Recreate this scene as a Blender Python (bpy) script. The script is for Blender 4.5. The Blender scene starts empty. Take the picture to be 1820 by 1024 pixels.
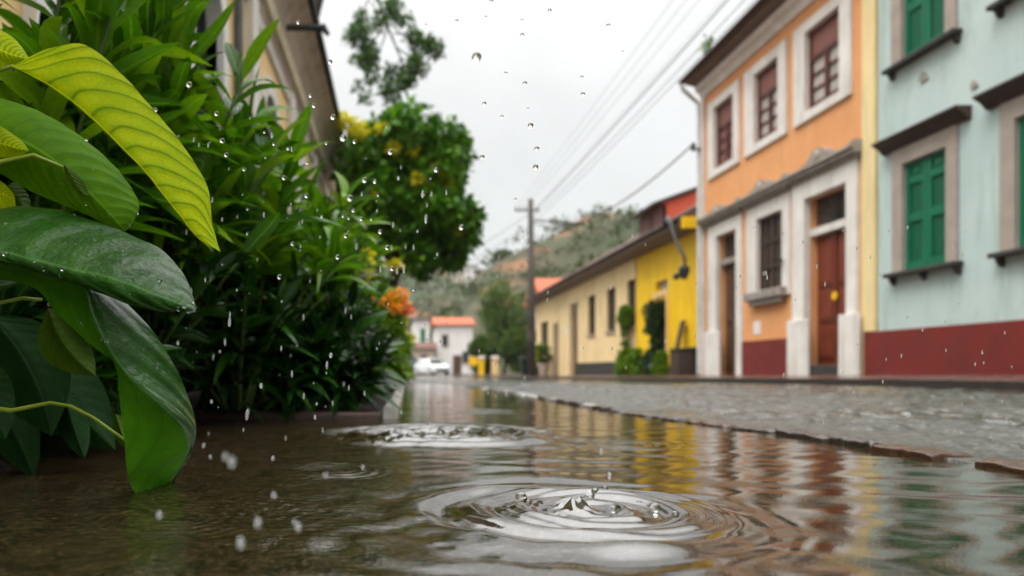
import bpy, math, random
import numpy as np
from mathutils import Vector, Matrix

random.seed(7)
RNG = np.random.default_rng(11)
R = math.radians
scene = bpy.context.scene
COL = scene.collection

# ---------------------------------------------------------------- camera frame
FPX, HX, HY, CZ = 1250.0, 705.0, 658.0, 0.20      # focal length and vanishing point in photo pixels, eye height
W = 8.26                                           # distance of the right-hand facades from the camera axis


def P(px, py, Y):
    return Vector(((px - HX) / FPX * Y, Y, CZ + (HY - py) / FPX * Y))


def fy(px, w=W):
    return w * FPX / (px - HX)


def gz(Y):
    """height profile of the street: it falls gently away from the camera"""
    if Y < 8: return 0.0
    if Y < 36: return -0.22 * (Y - 8) / 28
    return -0.22 - 0.0016 * (min(Y, 90) - 36)


# ---------------------------------------------------------------- tagging
def tag(o, label=None, cat=None, group=None, kind=None):
    if label: o['label'] = label
    if cat: o['category'] = cat
    if group: o['group'] = group
    if kind: o['kind'] = kind
    return o


def empty(name, loc, label=None, cat=None, group=None, rz=0.0):
    o = bpy.data.objects.new(name, None)
    COL.objects.link(o)
    o.location = loc
    o.rotation_euler = (0, 0, rz)
    o.empty_display_size = 0.1
    return tag(o, label, cat, group)


# ---------------------------------------------------------------- materials
def new_mat(name):
    m = bpy.data.materials.new(name)
    m.use_nodes = True
    nt = m.node_tree
    return m, nt, nt.nodes, nt.links, nt.nodes['Principled BSDF']


def mixc(nt, fac, a, b, blend='MIX'):
    n = nt.nodes.new('ShaderNodeMix')
    n.data_type = 'RGBA'
    n.blend_type = blend
    for sock, val in ((n.inputs[0], fac), (n.inputs[6], a), (n.inputs[7], b)):
        if hasattr(val, 'is_linked'):
            nt.links.new(val, sock)
        elif isinstance(val, (int, float)):
            sock.default_value = val
        else:
            sock.default_value = (*val, 1)
    return n.outputs[2]


def math_(nt, op, a, b=None, clamp=False):
    n = nt.nodes.new('ShaderNodeMath')
    n.operation = op
    n.use_clamp = clamp
    for i, v in enumerate((a, b)):
        if v is None: continue
        if hasattr(v, 'is_linked'):
            nt.links.new(v, n.inputs[i])
        else:
            n.inputs[i].default_value = v
    return n.outputs[0]


def noise(nt, scale, detail=4, vec=None, rough=0.55, dist=0.0):
    n = nt.nodes.new('ShaderNodeTexNoise')
    n.inputs['Scale'].default_value = scale
    n.inputs['Detail'].default_value = detail
    n.inputs['Roughness'].default_value = rough
    n.inputs['Distortion'].default_value = dist
    if vec is not None: nt.links.new(vec, n.inputs['Vector'])
    return n.outputs[0]


def ramp(nt, fac, lo, hi):
    n = nt.nodes.new('ShaderNodeMapRange')
    n.inputs[1].default_value = lo
    n.inputs[2].default_value = hi
    nt.links.new(fac, n.inputs[0])
    return n.outputs[0]


def position(nt, scale=(1, 1, 1)):
    g = nt.nodes.new('ShaderNodeNewGeometry')
    mp = nt.nodes.new('ShaderNodeMapping')
    mp.inputs['Scale'].default_value = scale
    nt.links.new(g.outputs['Position'], mp.inputs[0])
    return mp.outputs[0]


def bump(nt, bsdf, h, strength, distance):
    b = nt.nodes.new('ShaderNodeBump')
    b.inputs['Strength'].default_value = strength
    b.inputs['Distance'].default_value = distance
    nt.links.new(h, b.inputs['Height'])
    nt.links.new(b.outputs[0], bsdf.inputs['Normal'])


def surf(name, col, col2=None, scale=3.0, rough=0.6, rough2=None, bmp=0.0, bscale=40.0, streak=None, metal=0.0, stretch=(1, 1, 1), spec=0.22):
    """a weathered surface: two tones in noise patches, optional rain streaks, bump"""
    m, nt, N, L, b = new_mat(name)
    col2 = col2 or tuple(c * 0.8 for c in col)
    pos = position(nt, stretch)
    f = ramp(nt, noise(nt, scale, 6, pos), 0.3, 0.7)
    c = mixc(nt, f, col, col2)
    if streak:
        sv = position(nt, (3.0, 3.0, 0.35))
        s = ramp(nt, noise(nt, 1.6, 5, sv, 0.65), 0.50, 0.72)
        c = mixc(nt, math_(nt, 'MULTIPLY', s, 0.7), c, streak)
        blot = ramp(nt, noise(nt, 0.9, 6, position(nt, (1.3, 1.3, 0.8)), 0.7, 0.6), 0.56, 0.70)
        c = mixc(nt, math_(nt, 'MULTIPLY', blot, 0.55), c, streak)
    L.new(c, b.inputs['Base Color'])
    b.inputs['Metallic'].default_value = metal
    b.inputs['Specular IOR Level'].default_value = spec
    if rough2 is not None:
        L.new(math_(nt, 'ADD', math_(nt, 'MULTIPLY', f, rough2 - rough), rough), b.inputs['Roughness'])
    else:
        b.inputs['Roughness'].default_value = rough
    if bmp:
        bump(nt, b, noise(nt, bscale, 4, pos), 0.6, bmp)
    return m


def leaf_mat(name, cols, rough=0.35, transl=0.3, tcol=None, vein=None, spec=0.5):
    """leaf colour differs leaf by leaf (random per island); pale midrib when a uv map is there"""
    m, nt, N, L, b = new_mat(name)
    g = N.new('ShaderNodeNewGeometry')
    cr = N.new('ShaderNodeValToRGB')
    els = cr.color_ramp.elements
    while len(els) < len(cols): els.new(0.5)
    for i, c in enumerate(cols):
        els[i].position = i / max(1, len(cols) - 1)
        els[i].color = (*c, 1)
    L.new(g.outputs['Random Per Island'], cr.inputs[0])
    c = cr.outputs[0]
    if vein:
        uv = N.new('ShaderNodeUVMap')
        sx = N.new('ShaderNodeSeparateXYZ')
        L.new(uv.outputs[0], sx.inputs[0])
        a = math_(nt, 'ABSOLUTE', math_(nt, 'SUBTRACT', sx.outputs[1], 0.5))
        mid = ramp(nt, a, 0.07, 0.02)
        c = mixc(nt, math_(nt, 'MULTIPLY', mid, 0.6), c, vein)
        tone = noise(nt, 60, 3, position(nt))
        c = mixc(nt, math_(nt, 'MULTIPLY', ramp(nt, tone, 0.4, 0.75), 0.25), c, tuple(x * 0.6 for x in cols[0]))
    L.new(c, b.inputs['Base Color'])
    b.inputs['Roughness'].default_value = rough
    b.inputs['Specular IOR Level'].default_value = spec
    tr = N.new('ShaderNodeBsdfTranslucent')
    if tcol: tr.inputs[0].default_value = (*tcol, 1)
    else: L.new(c, tr.inputs[0])
    mx = N.new('ShaderNodeMixShader')
    mx.inputs[0].default_value = transl
    L.new(b.outputs[0], mx.inputs[1])
    L.new(tr.outputs[0], mx.inputs[2])
    L.new(mx.outputs[0], N['Material Output'].inputs[0])
    return m


def big_leaf_mat(name, col, col2, veincol, tcol, transl, nveins=11, slant=2.6, rough=0.3, veindark=0.8, spots=0.0, sheen=0.0, spec=0.28, rel=0.0022):
    """broad tropical leaf: midrib, side veins that sweep toward the tip, fine net between them"""
    m, nt, N, L, b = new_mat(name)
    uv = N.new('ShaderNodeUVMap')
    sx = N.new('ShaderNodeSeparateXYZ')
    L.new(uv.outputs[0], sx.inputs[0])
    u, v = sx.outputs[0], sx.outputs[1]
    a = math_(nt, 'MULTIPLY', math_(nt, 'ABSOLUTE', math_(nt, 'SUBTRACT', v, 0.5)), 2.0)
    wob = math_(nt, 'MULTIPLY', math_(nt, 'SUBTRACT', noise(nt, 3.5, 1, uv.outputs[0]), 0.5), 0.55)
    ph = math_(nt, 'SUBTRACT', math_(nt, 'MULTIPLY', u, nveins), math_(nt, 'MULTIPLY', math_(nt, 'POWER', a, 1.5), slant))
    ph = math_(nt, 'ADD', ph, wob)
    fr = math_(nt, 'ABSOLUTE', math_(nt, 'SUBTRACT', math_(nt, 'FRACT', ph), 0.5))
    line = ramp(nt, fr, 0.10, 0.02)
    soft = ramp(nt, fr, 0.36, 0.06)
    mid = ramp(nt, a, 0.05, 0.012)
    pos = position(nt)
    net = N.new('ShaderNodeTexVoronoi')
    net.feature = 'DISTANCE_TO_EDGE'
    net.inputs['Scale'].default_value = 150
    L.new(pos, net.inputs['Vector'])
    netl = ramp(nt, net.outputs[0], 0.12, 0.0)
    patch = ramp(nt, noise(nt, 22, 5, pos), 0.32, 0.72)
    c = mixc(nt, patch, col, col2)
    c = mixc(nt, math_(nt, 'MULTIPLY', netl, 0.22), c, veincol)
    c = mixc(nt, math_(nt, 'MULTIPLY', soft, 0.35 * veindark), c, veincol)
    c = mixc(nt, math_(nt, 'MULTIPLY', line, veindark), c, veincol)
    c = mixc(nt, math_(nt, 'MULTIPLY', mid, 0.7), c, tuple(min(1, x * 1.6 + 0.02) for x in col))
    if spots:
        sp = ramp(nt, noise(nt, 160, 2, pos), 0.70, 0.78)
        c = mixc(nt, math_(nt, 'MULTIPLY', sp, spots), c, (0.30, 0.34, 0.06))
    L.new(c, b.inputs['Base Color'])
    rn = ramp(nt, noise(nt, 45, 4, pos, 0.7), 0.3, 0.75)
    L.new(math_(nt, 'ADD', math_(nt, 'MULTIPLY', rn, 0.22), rough), b.inputs['Roughness'])
    b.inputs['Specular IOR Level'].default_value = spec
    if sheen:
        b.inputs['Coat Weight'].default_value = sheen
        b.inputs['Coat Roughness'].default_value = 0.12
        b.inputs['Coat IOR'].default_value = 1.33
    h = math_(nt, 'ADD', math_(nt, 'MULTIPLY', soft, -0.6), math_(nt, 'MULTIPLY', noise(nt, 90, 3, pos), 0.5))
    h = math_(nt, 'ADD', h, math_(nt, 'MULTIPLY', noise(nt, 24, 3, pos), 1.3))
    bump(nt, b, h, 0.7, rel)
    tr = N.new('ShaderNodeBsdfTranslucent')
    L.new(mixc(nt, 1.0, c, tcol, 'MULTIPLY'), tr.inputs[0])
    mx = N.new('ShaderNodeMixShader')
    mx.inputs[0].default_value = transl
    L.new(b.outputs[0], mx.inputs[1])
    L.new(tr.outputs[0], mx.inputs[2])
    L.new(mx.outputs[0], N['Material Output'].inputs[0])
    return m


M = {}
M['orange'] = surf('orange_plaster', (0.73, 0.355, 0.150), (0.66, 0.295, 0.115), 1.4, 0.65, bmp=0.004, bscale=14, streak=(0.60, 0.29, 0.13))
M['white_trim'] = surf('white_trim_paint', (0.74, 0.71, 0.67), (0.60, 0.57, 0.52), 2.0, 0.55, bmp=0.003, bscale=12, streak=(0.45, 0.42, 0.37))
M['pale_yellow'] = surf('pale_yellow_plaster', (0.80, 0.66, 0.34), (0.70, 0.56, 0.28), 1.6, 0.6, streak=(0.55, 0.45, 0.25))
M['maroon'] = surf('maroon_plinth_paint', (0.185, 0.024, 0.020), (0.13, 0.022, 0.018), 2.4, 0.45, bmp=0.004, bscale=10, streak=(0.12, 0.03, 0.025))
M['mint'] = surf('mint_plaster', (0.47, 0.57, 0.545), (0.39, 0.50, 0.475), 0.9, 0.6, bmp=0.004, bscale=9, streak=(0.30, 0.37, 0.33))
M['yellow'] = surf('yellow_plaster', (0.86, 0.55, 0.012), (0.78, 0.46, 0.01), 1.2, 0.6, streak=(0.62, 0.36, 0.02))
M['cream'] = surf('cream_plaster', (0.84, 0.64, 0.34), (0.76, 0.55, 0.28), 0.9, 0.65, streak=(0.45, 0.34, 0.2))
M['stone_trim'] = surf('grey_stone_trim', (0.33, 0.30, 0.265), (0.22, 0.195, 0.17), 5, 0.6, bmp=0.006, bscale=22, streak=(0.13, 0.11, 0.09))
M['taupe'] = surf('taupe_stone', (0.36, 0.305, 0.26), (0.29, 0.245, 0.21), 4, 0.6, bmp=0.003, bscale=25)
M['dark_brown'] = surf('dark_brown_wood', (0.06, 0.038, 0.030), (0.04, 0.026, 0.022), 6, 0.5, stretch=(1, 1, 0.2))
M['soffit'] = surf('soffit_boards', (0.20, 0.145, 0.11), (0.13, 0.10, 0.08), 4, 0.7)
M['door_red'] = surf('red_brown_door', (0.20, 0.042, 0.020), (0.12, 0.028, 0.015), 5, 0.38, stretch=(4, 4, 0.5), bmp=0.002, bscale=30)
M['door_dark'] = surf('dark_door', (0.105, 0.055, 0.028), (0.06, 0.032, 0.02), 5, 0.45, stretch=(4, 4, 0.5))
M['grille'] = surf('window_slats', (0.085, 0.058, 0.045), (0.05, 0.036, 0.03), 5, 0.5)
M['sash'] = surf('oxblood_sash_paint', (0.115, 0.035, 0.028), (0.075, 0.025, 0.022), 6, 0.4)
M['blind'] = surf('dusty_pink_blind', (0.24, 0.105, 0.088), (0.19, 0.085, 0.074), 4, 0.7)
M['curtain'] = surf('pale_curtain_pane', (0.50, 0.46, 0.40), (0.34, 0.31, 0.27), 3, 0.12, spec=0.8)
M['glass'] = surf('dark_window_glass', (0.03, 0.034, 0.034), (0.05, 0.05, 0.048), 2, 0.06, spec=0.9)
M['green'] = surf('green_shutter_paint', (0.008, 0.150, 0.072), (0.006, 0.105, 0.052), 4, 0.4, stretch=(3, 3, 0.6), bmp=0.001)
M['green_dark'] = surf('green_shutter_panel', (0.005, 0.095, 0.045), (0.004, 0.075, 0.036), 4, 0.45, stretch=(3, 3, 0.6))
M['dark_green'] = surf('dark_green_paint', (0.010, 0.030, 0.024), (0.008, 0.022, 0.018), 4, 0.5)
M['charcoal'] = surf('charcoal_plinth', (0.05, 0.046, 0.042), (0.035, 0.032, 0.03), 4, 0.6)
M['tile'] = surf('terracotta_tiles', (0.42, 0.115, 0.05), (0.28, 0.08, 0.04), 3, 0.7, bmp=0.02, bscale=8)
M['tile_old'] = surf('weathered_tiles', (0.16, 0.075, 0.055), (0.10, 0.055, 0.045), 3, 0.7)
M['tile_dark'] = surf('dark_roof_edge', (0.060, 0.045, 0.038), (0.04, 0.032, 0.03), 4, 0.6)
M['red_wall'] = surf('orange_red_wall', (0.62, 0.115, 0.055), (0.52, 0.10, 0.055), 1.5, 0.7)
M['maroon_wall'] = surf('dusty_maroon_wall', (0.19, 0.085, 0.075), (0.14, 0.07, 0.065), 2, 0.7)
M['white_wall'] = surf('white_wall', (0.76, 0.73, 0.71), (0.66, 0.62, 0.60), 1.2, 0.7, streak=(0.5, 0.46, 0.43))
M['beige_wall'] = surf('beige_wall', (0.55, 0.45, 0.36), (0.46, 0.37, 0.29), 1.2, 0.7)
M['ochre_wall'] = surf('ochre_wall', (0.80, 0.57, 0.27), (0.72, 0.49, 0.22), 1.2, 0.6, streak=(0.40, 0.30, 0.16))
M['cove'] = surf('grey_brown_cornice', (0.52, 0.41, 0.33), (0.40, 0.32, 0.26), 2.0, 0.6, streak=(0.22, 0.17, 0.14))
M['rib'] = surf('pale_cornice_moulding', (0.80, 0.70, 0.50), (0.62, 0.55, 0.40), 3, 0.55)
M['iron'] = surf('dark_iron', (0.022, 0.026, 0.027), (0.035, 0.036, 0.034), 8, 0.4)
M['pipe_white'] = surf('white_pipe', (0.66, 0.65, 0.62), (0.5, 0.49, 0.46), 4, 0.4)
M['pipe_grey'] = surf('grey_pipe', (0.10, 0.11, 0.115), (0.07, 0.08, 0.08), 4, 0.4)
M['pole'] = surf('weathered_pole_wood', (0.085, 0.072, 0.062), (0.055, 0.047, 0.042), 6, 0.7, stretch=(3, 3, 0.3))
M['cable'] = surf('black_cable', (0.018, 0.018, 0.02), rough=0.5)
M['yellow_sign'] = surf('yellow_enamel', (0.85, 0.50, 0.01), (0.80, 0.44, 0.01), 4, 0.35)
M['kerb_white'] = surf('white_kerb_and_sheen', (0.42, 0.40, 0.37), (0.28, 0.26, 0.235), 9, 0.28, 0.5, bmp=0.004, bscale=60, spec=.5)
M['kerb_dark'] = surf('dark_wet_kerb', (0.040, 0.034, 0.030), (0.026, 0.022, 0.020), 5, 0.35, bmp=0.006, bscale=20, spec=.5)
M['edge_brown'] = surf('wet_brown_edging', (0.075, 0.034, 0.024), (0.045, 0.022, 0.016), 12, 0.25, 0.5, bmp=0.006, bscale=40, spec=.5)
M['pavement'] = surf('wet_red_pavement', (0.115, 0.055, 0.042), (0.075, 0.042, 0.034), 1.4, 0.14, 0.34, bmp=0.003, bscale=14, spec=.5)
M['soil'] = surf('wet_soil', (0.014, 0.009, 0.006), (0.007, 0.005, 0.004), 14, 0.7, bmp=0.02, bscale=30, spec=.15)
M['ground'] = surf('ground_earth', (0.075, 0.075, 0.045), (0.05, 0.06, 0.03), 0.2, 0.8)
M['stone_edge'] = surf('wet_edging_stone', (0.075, 0.054, 0.044), (0.036, 0.027, 0.023), 16, 0.16, 0.40, bmp=0.006, bscale=45, spec=.5)
M['stone_brown'] = surf('wet_brown_edging_brick', (0.095, 0.043, 0.022), (0.045, 0.022, 0.014), 14, 0.20, 0.42, bmp=0.006, bscale=45, spec=.5)
M['bark'] = surf('bark', (0.055, 0.042, 0.03), (0.035, 0.028, 0.02), 9, 0.8, bmp=0.01, bscale=25)
M['stem'] = surf('green_stem', (0.06, 0.10, 0.018), (0.045, 0.07, 0.014), 12, 0.45)
M['petiole'] = surf('yellow_green_petiole', (0.26, 0.32, 0.03), (0.18, 0.25, 0.025), 20, 0.35)
M['car_white'] = surf('white_car_paint', (0.72, 0.73, 0.74), (0.68, 0.69, 0.70), 2, 0.25, spec=.5)
M['car_dark'] = surf('dark_car_paint', (0.035, 0.045, 0.055), (0.03, 0.038, 0.048), 2, 0.25, spec=.5)
M['tyre'] = surf('tyre_rubber', (0.02, 0.02, 0.02), rough=0.7)
M['car_glass'] = surf('tinted_car_glass', (0.012, 0.014, 0.015), rough=0.2, spec=0.15)
M['lamp_glass'] = surf('lamp_glass', (0.6, 0.6, 0.58), rough=0.15)

M['lance'] = leaf_mat('lance_leaf', [(0.022, 0.085, 0.002), (0.050, 0.160, 0.002), (0.090, 0.240, 0.003), (0.210, 0.380, 0.004)], 0.24, 0.42, vein=(0.22, 0.38, 0.03), spec=.28)
M['lance_dark'] = leaf_mat('dark_lance_leaf', [(0.005, 0.022, 0.003), (0.009, 0.038, 0.004), (0.020, 0.080, 0.005)], 0.25, 0.12, vein=(0.05, 0.13, 0.02), spec=.30)  # darkened copy of the lance leaf, holds the shade inside the hedge
M['bushy'] = leaf_mat('small_bush_leaf', [(0.045, 0.120, 0.003), (0.105, 0.215, 0.003), (0.220, 0.340, 0.004)], 0.4, 0.35, spec=.25)
M['tree_leaf'] = leaf_mat('round_tree_leaf', [(0.020, 0.075, 0.006), (0.045, 0.150, 0.006), (0.140, 0.310, 0.008)], 0.38, 0.32, spec=.25)
M['tree_far'] = leaf_mat('far_tree_leaf', [(0.028, 0.060, 0.008), (0.055, 0.105, 0.010), (0.110, 0.170, 0.014)], 0.6, 0.2, spec=.2)
M['tree_over'] = leaf_mat('overhead_leaf', [(0.022, 0.070, 0.012), (0.040, 0.110, 0.014), (0.090, 0.190, 0.016)], 0.4, 0.35)
M['scrub'] = leaf_mat('hill_scrub_leaf', [(0.026, 0.054, 0.006), (0.036, 0.068, 0.007), (0.058, 0.060, 0.010)], 0.8, 0.1, spec=.1)
M['fl_yellow'] = leaf_mat('yellow_petals', [(0.52, 0.48, 0.002), (0.72, 0.64, 0.004)], 0.5, 0.35)
M['fl_orange'] = leaf_mat('orange_petals', [(0.90, 0.30, 0.005), (0.95, 0.45, 0.01)], 0.5, 0.35)
M['fl_red'] = leaf_mat('red_petals', [(0.75, 0.06, 0.01), (0.85, 0.13, 0.01)], 0.5, 0.3)

M['bl_yellow'] = big_leaf_mat('yellow_green_leaf', (0.52, 0.58, 0.003), (0.33, 0.46, 0.003), (0.075, 0.20, 0.002), (1, 1, 0.4), 0.52, 12, 3.3, 0.5, 0.7, spec=.06)
M['bl_green'] = big_leaf_mat('mid_green_leaf', (0.100, 0.235, 0.002), (0.060, 0.165, 0.002), (0.034, 0.115, 0.002), (1, 1, 0.5), 0.40, 13, 2.6, 0.5, 0.35, spec=.06)
M['bl_dark'] = big_leaf_mat('dark_wet_leaf', (0.022, 0.090, 0.006), (0.010, 0.045, 0.006), (0.034, 0.105, 0.010), (1, 1, 0.8), 0.10, 7, 1.6, 0.30, 0.30, 0.3, 0.22, spec=.14, rel=.008)
M['bl_wet'] = big_leaf_mat('wet_folded_leaf', (0.024, 0.100, 0.005), (0.011, 0.050, 0.005), (0.034, 0.110, 0.008), (1, 1, 0.8), 0.10, 9, 1.6, 0.24, 0.30, 0.3, 0.9, spec=.2, rel=.007)
M['bl_under'] = big_leaf_mat('bright_leaf_underside', (0.060, 0.205, 0.003), (0.036, 0.140, 0.003), (0.026, 0.105, 0.002), (1, 1, 0.6), 0.30, 9, 1.8, 0.45, 0.35, 0.2, spec=.15)
M['bl_olive'] = big_leaf_mat('olive_leaf', (0.070, 0.130, 0.004), (0.042, 0.090, 0.003), (0.05, 0.095, 0.004), (1, 1, 0.6), 0.28, 9, 2.0, 0.5, 0.3, spec=.15)
M['bl_shade'] = big_leaf_mat('shaded_leaf', (0.010, 0.042, 0.006), (0.006, 0.026, 0.005), (0.014, 0.050, 0.008), (1, 1, 0.8), 0.12, 9, 2.0, 0.5, 0.2, spec=.10, rel=.0012)  # leaf copy with the shade of the lower left put into its colour


def road_material():
    m, nt, N, L, b = new_mat('wet_cobbles')
    pos = position(nt)
    f = ramp(nt, noise(nt, 7, 5, pos), 0.3, 0.7)
    c = mixc(nt, f, (0.062, 0.058, 0.047), (0.022, 0.022, 0.019))
    c = mixc(nt, ramp(nt, noise(nt, 60, 3, pos), 0.5, 0.75), c, (0.16, 0.145, 0.115))
    L.new(c, b.inputs['Base Color'])
    sp = N.new('ShaderNodeSeparateXYZ')
    L.new(pos, sp.inputs[0])
    wet = math_(nt, 'ADD', math_(nt, 'MAXIMUM', ramp(nt, sp.outputs[0], 2.4, 3.8), math_(nt, 'MULTIPLY', ramp(nt, sp.outputs[1], 5.0, 10.0), 0.45)), ramp(nt, noise(nt, 1.6, 4, pos), 0.50, 0.64), True)
    L.new(math_(nt, 'SUBTRACT', 0.33, math_(nt, 'MULTIPLY', wet, 0.25)), b.inputs['Roughness'])
    b.inputs['Specular IOR Level'].default_value = 0.6
    dry = math_(nt, 'SUBTRACT', 1.0, math_(nt, 'MULTIPLY', wet, 0.86))
    bump(nt, b, math_(nt, 'MULTIPLY', noise(nt, 48, 5, pos), dry), 0.9, 0.011)
    return m


def water_material():
    m, nt, N, L, b = new_mat('muddy_rain_water')
    pos = position(nt)
    f = ramp(nt, noise(nt, 26, 6, pos, 0.72), 0.38, 0.66)
    c = mixc(nt, f, (0.008, 0.006, 0.003), (0.044, 0.029, 0.013))
    c = mixc(nt, math_(nt, 'MULTIPLY', ramp(nt, noise(nt, 110, 3, pos), 0.52, 0.66), 0.6), c, (0.12, 0.078, 0.040))
    c = mixc(nt, math_(nt, 'MULTIPLY', ramp(nt, noise(nt, 4.5, 3, pos), 0.5, 0.7), 0.5), c, (0.030, 0.022, 0.008))
    L.new(c, b.inputs['Base Color'])
    b.inputs['Roughness'].default_value = 0.02
    b.inputs['IOR'].default_value = 2.3
    fine = position(nt, (1.0, 2.2, 1.0))
    h = math_(nt, 'ADD', noise(nt, 42, 3, fine), math_(nt, 'MULTIPLY', noise(nt, 170, 2, fine), 0.6))
    # the left side is peppered by drips from the leaves
    sp = N.new('ShaderNodeSeparateXYZ')
    L.new(pos, sp.inputs[0])
    wild = math_(nt, 'ADD', math_(nt, 'MULTIPLY', ramp(nt, sp.outputs[0], .12, -.15), 1.6), 0.35)
    bump(nt, b, math_(nt, 'MULTIPLY', h, wild), 0.6, 0.0011)
    return m


M['road'] = road_material()
M['water'] = water_material()


def drop_material():
    m, nt, N, L, b = new_mat('clear_rain_drop')
    b.inputs['Transmission Weight'].default_value = 1.0
    b.inputs['Roughness'].default_value = 0.0
    b.inputs['IOR'].default_value = 1.33
    b.inputs['Base Color'].default_value = (1, 1, 1, 1)
    return m


M['drop'] = drop_material()


def whitened_material():
    m, nt, N, L, b = new_mat('whitened_rain_drop')
    b.inputs['Transmission Weight'].default_value = 0.78
    b.inputs['Roughness'].default_value = 0.08
    b.inputs['IOR'].default_value = 1.33
    b.inputs['Base Color'].default_value = (.95, .96, .97, 1)  # white of fast rain put into the base colour, the drops are clear
    return m


M['whitened'] = whitened_material()


def hill_material():
    m, nt, N, L, b = new_mat('hillside_scrub_ground')
    pos = position(nt)
    f = ramp(nt, noise(nt, 0.055, 6, pos), 0.38, 0.62)
    c = mixc(nt, f, (0.022, 0.038, 0.008), (0.048, 0.042, 0.016))
    e = ramp(nt, noise(nt, 0.045, 4, position(nt, (1, 1, 2.2))), 0.55, 0.66)
    c = mixc(nt, e, c, (0.24, 0.105, 0.048))
    L.new(c, b.inputs['Base Color'])
    b.inputs['Roughness'].default_value = 0.9
    return m


M['hill'] = hill_material()


# ---------------------------------------------------------------- mesh helpers
def mesh_obj(name, verts, faces, mats, parent=None, smooth=False, mi=None, uv=None):
    me = bpy.data.meshes.new(name)
    me.from_pydata([tuple(v) for v in verts], [], faces)
    o = bpy.data.objects.new(name, me)
    COL.objects.link(o)
    for m in (mats if isinstance(mats, (list, tuple)) else [mats]):
        me.materials.append(m)
    if mi is not None:
        me.polygons.foreach_set('material_index', mi)
    if uv is not None:
        layer = me.uv_layers.new(name='UVMap')
        vi = np.zeros(len(me.loops), dtype=np.int32)
        me.loops.foreach_get('vertex_index', vi)
        layer.data.foreach_set('uv', np.asarray(uv, dtype=np.float32)[vi].ravel())
    if smooth:
        me.polygons.foreach_set('use_smooth', [True] * len(me.polygons))
    me.update()
    if parent is not None:
        o.parent = parent
        o.matrix_parent_inverse = Matrix.Translation(parent_origin(parent)).inverted()
    return o


def parent_origin(p):
    """world origin of a parent (parts are written in world coordinates, so only top-level things are offset)"""
    return Vector((0, 0, 0)) if p.parent is not None else Vector(p.location)


def np_mesh(name, V, F, mats, parent=None, smooth=True, uv=None):
    """quad or triangle mesh straight from numpy arrays"""
    me = bpy.data.meshes.new(name)
    n, k = F.shape
    me.vertices.add(len(V))
    me.vertices.foreach_set('co', np.asarray(V, dtype=np.float32).ravel())
    me.loops.add(n * k)
    me.loops.foreach_set('vertex_index', F.astype(np.int32).ravel())
    me.polygons.add(n)
    me.polygons.foreach_set('loop_start', np.arange(0, n * k, k, dtype=np.int32))
    me.polygons.foreach_set('loop_total', np.full(n, k, dtype=np.int32))
    if smooth:
        me.polygons.foreach_set('use_smooth', np.ones(n, dtype=bool))
    if uv is not None:
        layer = me.uv_layers.new(name='UVMap')
        layer.data.foreach_set('uv', np.asarray(uv, dtype=np.float32)[F.ravel()].ravel())
    for m in (mats if isinstance(mats, (list, tuple)) else [mats]):
        me.materials.append(m)
    me.update(calc_edges=True)
    o = bpy.data.objects.new(name, me)
    COL.objects.link(o)
    if parent is not None:
        o.parent = parent
        o.matrix_parent_inverse = Matrix.Translation(parent_origin(parent)).inverted()
    return o


class MB:
    def __init__(self):
        self.v, self.f = [], []

    def add(self, vs, fs):
        n = len(self.v)
        self.v += [tuple(v) for v in vs]
        self.f += [tuple(i + n for i in f) for f in fs]
        return self

    def box(self, x0, x1, y0, y1, z0, z1):
        x0, x1 = sorted((x0, x1)); y0, y1 = sorted((y0, y1)); z0, z1 = sorted((z0, z1))
        vs = [(x, y, z) for z in (z0, z1) for y in (y0, y1) for x in (x0, x1)]
        return self.add(vs, [(0, 2, 3, 1), (4, 5, 7, 6), (0, 1, 5, 4), (2, 6, 7, 3), (0, 4, 6, 2), (1, 3, 7, 5)])

    def prism_y(self, prof, y0, y1):
        """profile of (x, z) points extruded along y"""
        n = len(prof)
        vs = [(x, y0, z) for x, z in prof] + [(x, y1, z) for x, z in prof]
        fs = [(i, (i + 1) % n, n + (i + 1) % n, n + i) for i in range(n)]
        return self.add(vs, fs + [tuple(range(n))[::-1], tuple(range(n, 2 * n))])

    def prism_x(self, prof, x0, x1):
        """profile of (y, z) points extruded along x"""
        n = len(prof)
        vs = [(x0, y, z) for y, z in prof] + [(x1, y, z) for y, z in prof]
        fs = [(i, (i + 1) % n, n + (i + 1) % n, n + i) for i in range(n)]
        return self.add(vs, fs + [tuple(range(n))[::-1], tuple(range(n, 2 * n))])

    def tube(self, pts, rad, seg=8):
        pts = [Vector(p) for p in pts]
        if not isinstance(rad, (list, tuple)): rad = [rad] * len(pts)
        rings = []
        ref = Vector((0, 0, 1))
        for i, p in enumerate(pts):
            d = (pts[min(i + 1, len(pts) - 1)] - pts[max(i - 1, 0)]).normalized()
            a = d.cross(ref if abs(d.dot(ref)) < 0.95 else Vector((1, 0, 0))).normalized()
            b = d.cross(a).normalized()
            rings.append([p + (a * math.cos(t) + b * math.sin(t)) * rad[i] for t in [2 * math.pi * k / seg for k in range(seg)]])
        vs = [v for r in rings for v in r]
        fs = []
        for i in range(len(pts) - 1):
            for k in range(seg):
                k2 = (k + 1) % seg
                fs.append((i * seg + k, i * seg + k2, (i + 1) * seg + k2, (i + 1) * seg + k))
        fs.append(tuple(range(seg))[::-1])
        fs.append(tuple(range((len(pts) - 1) * seg, len(pts) * seg)))
        return self.add(vs, fs)

    def build(self, name, mat, parent=None, smooth=False, bevel=0.0):
        o = mesh_obj(name, self.v, self.f, mat, parent, smooth)
        if bevel:
            md = o.modifiers.new('bevel', 'BEVEL')
            md.width = bevel
            md.segments = 2
            md.limit_method = 'ANGLE'
        return o


def box_part(name, mat, parent, *dims, bevel=0.0):
    return MB().box(*dims).build(name, mat, parent, bevel=bevel)


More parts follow.
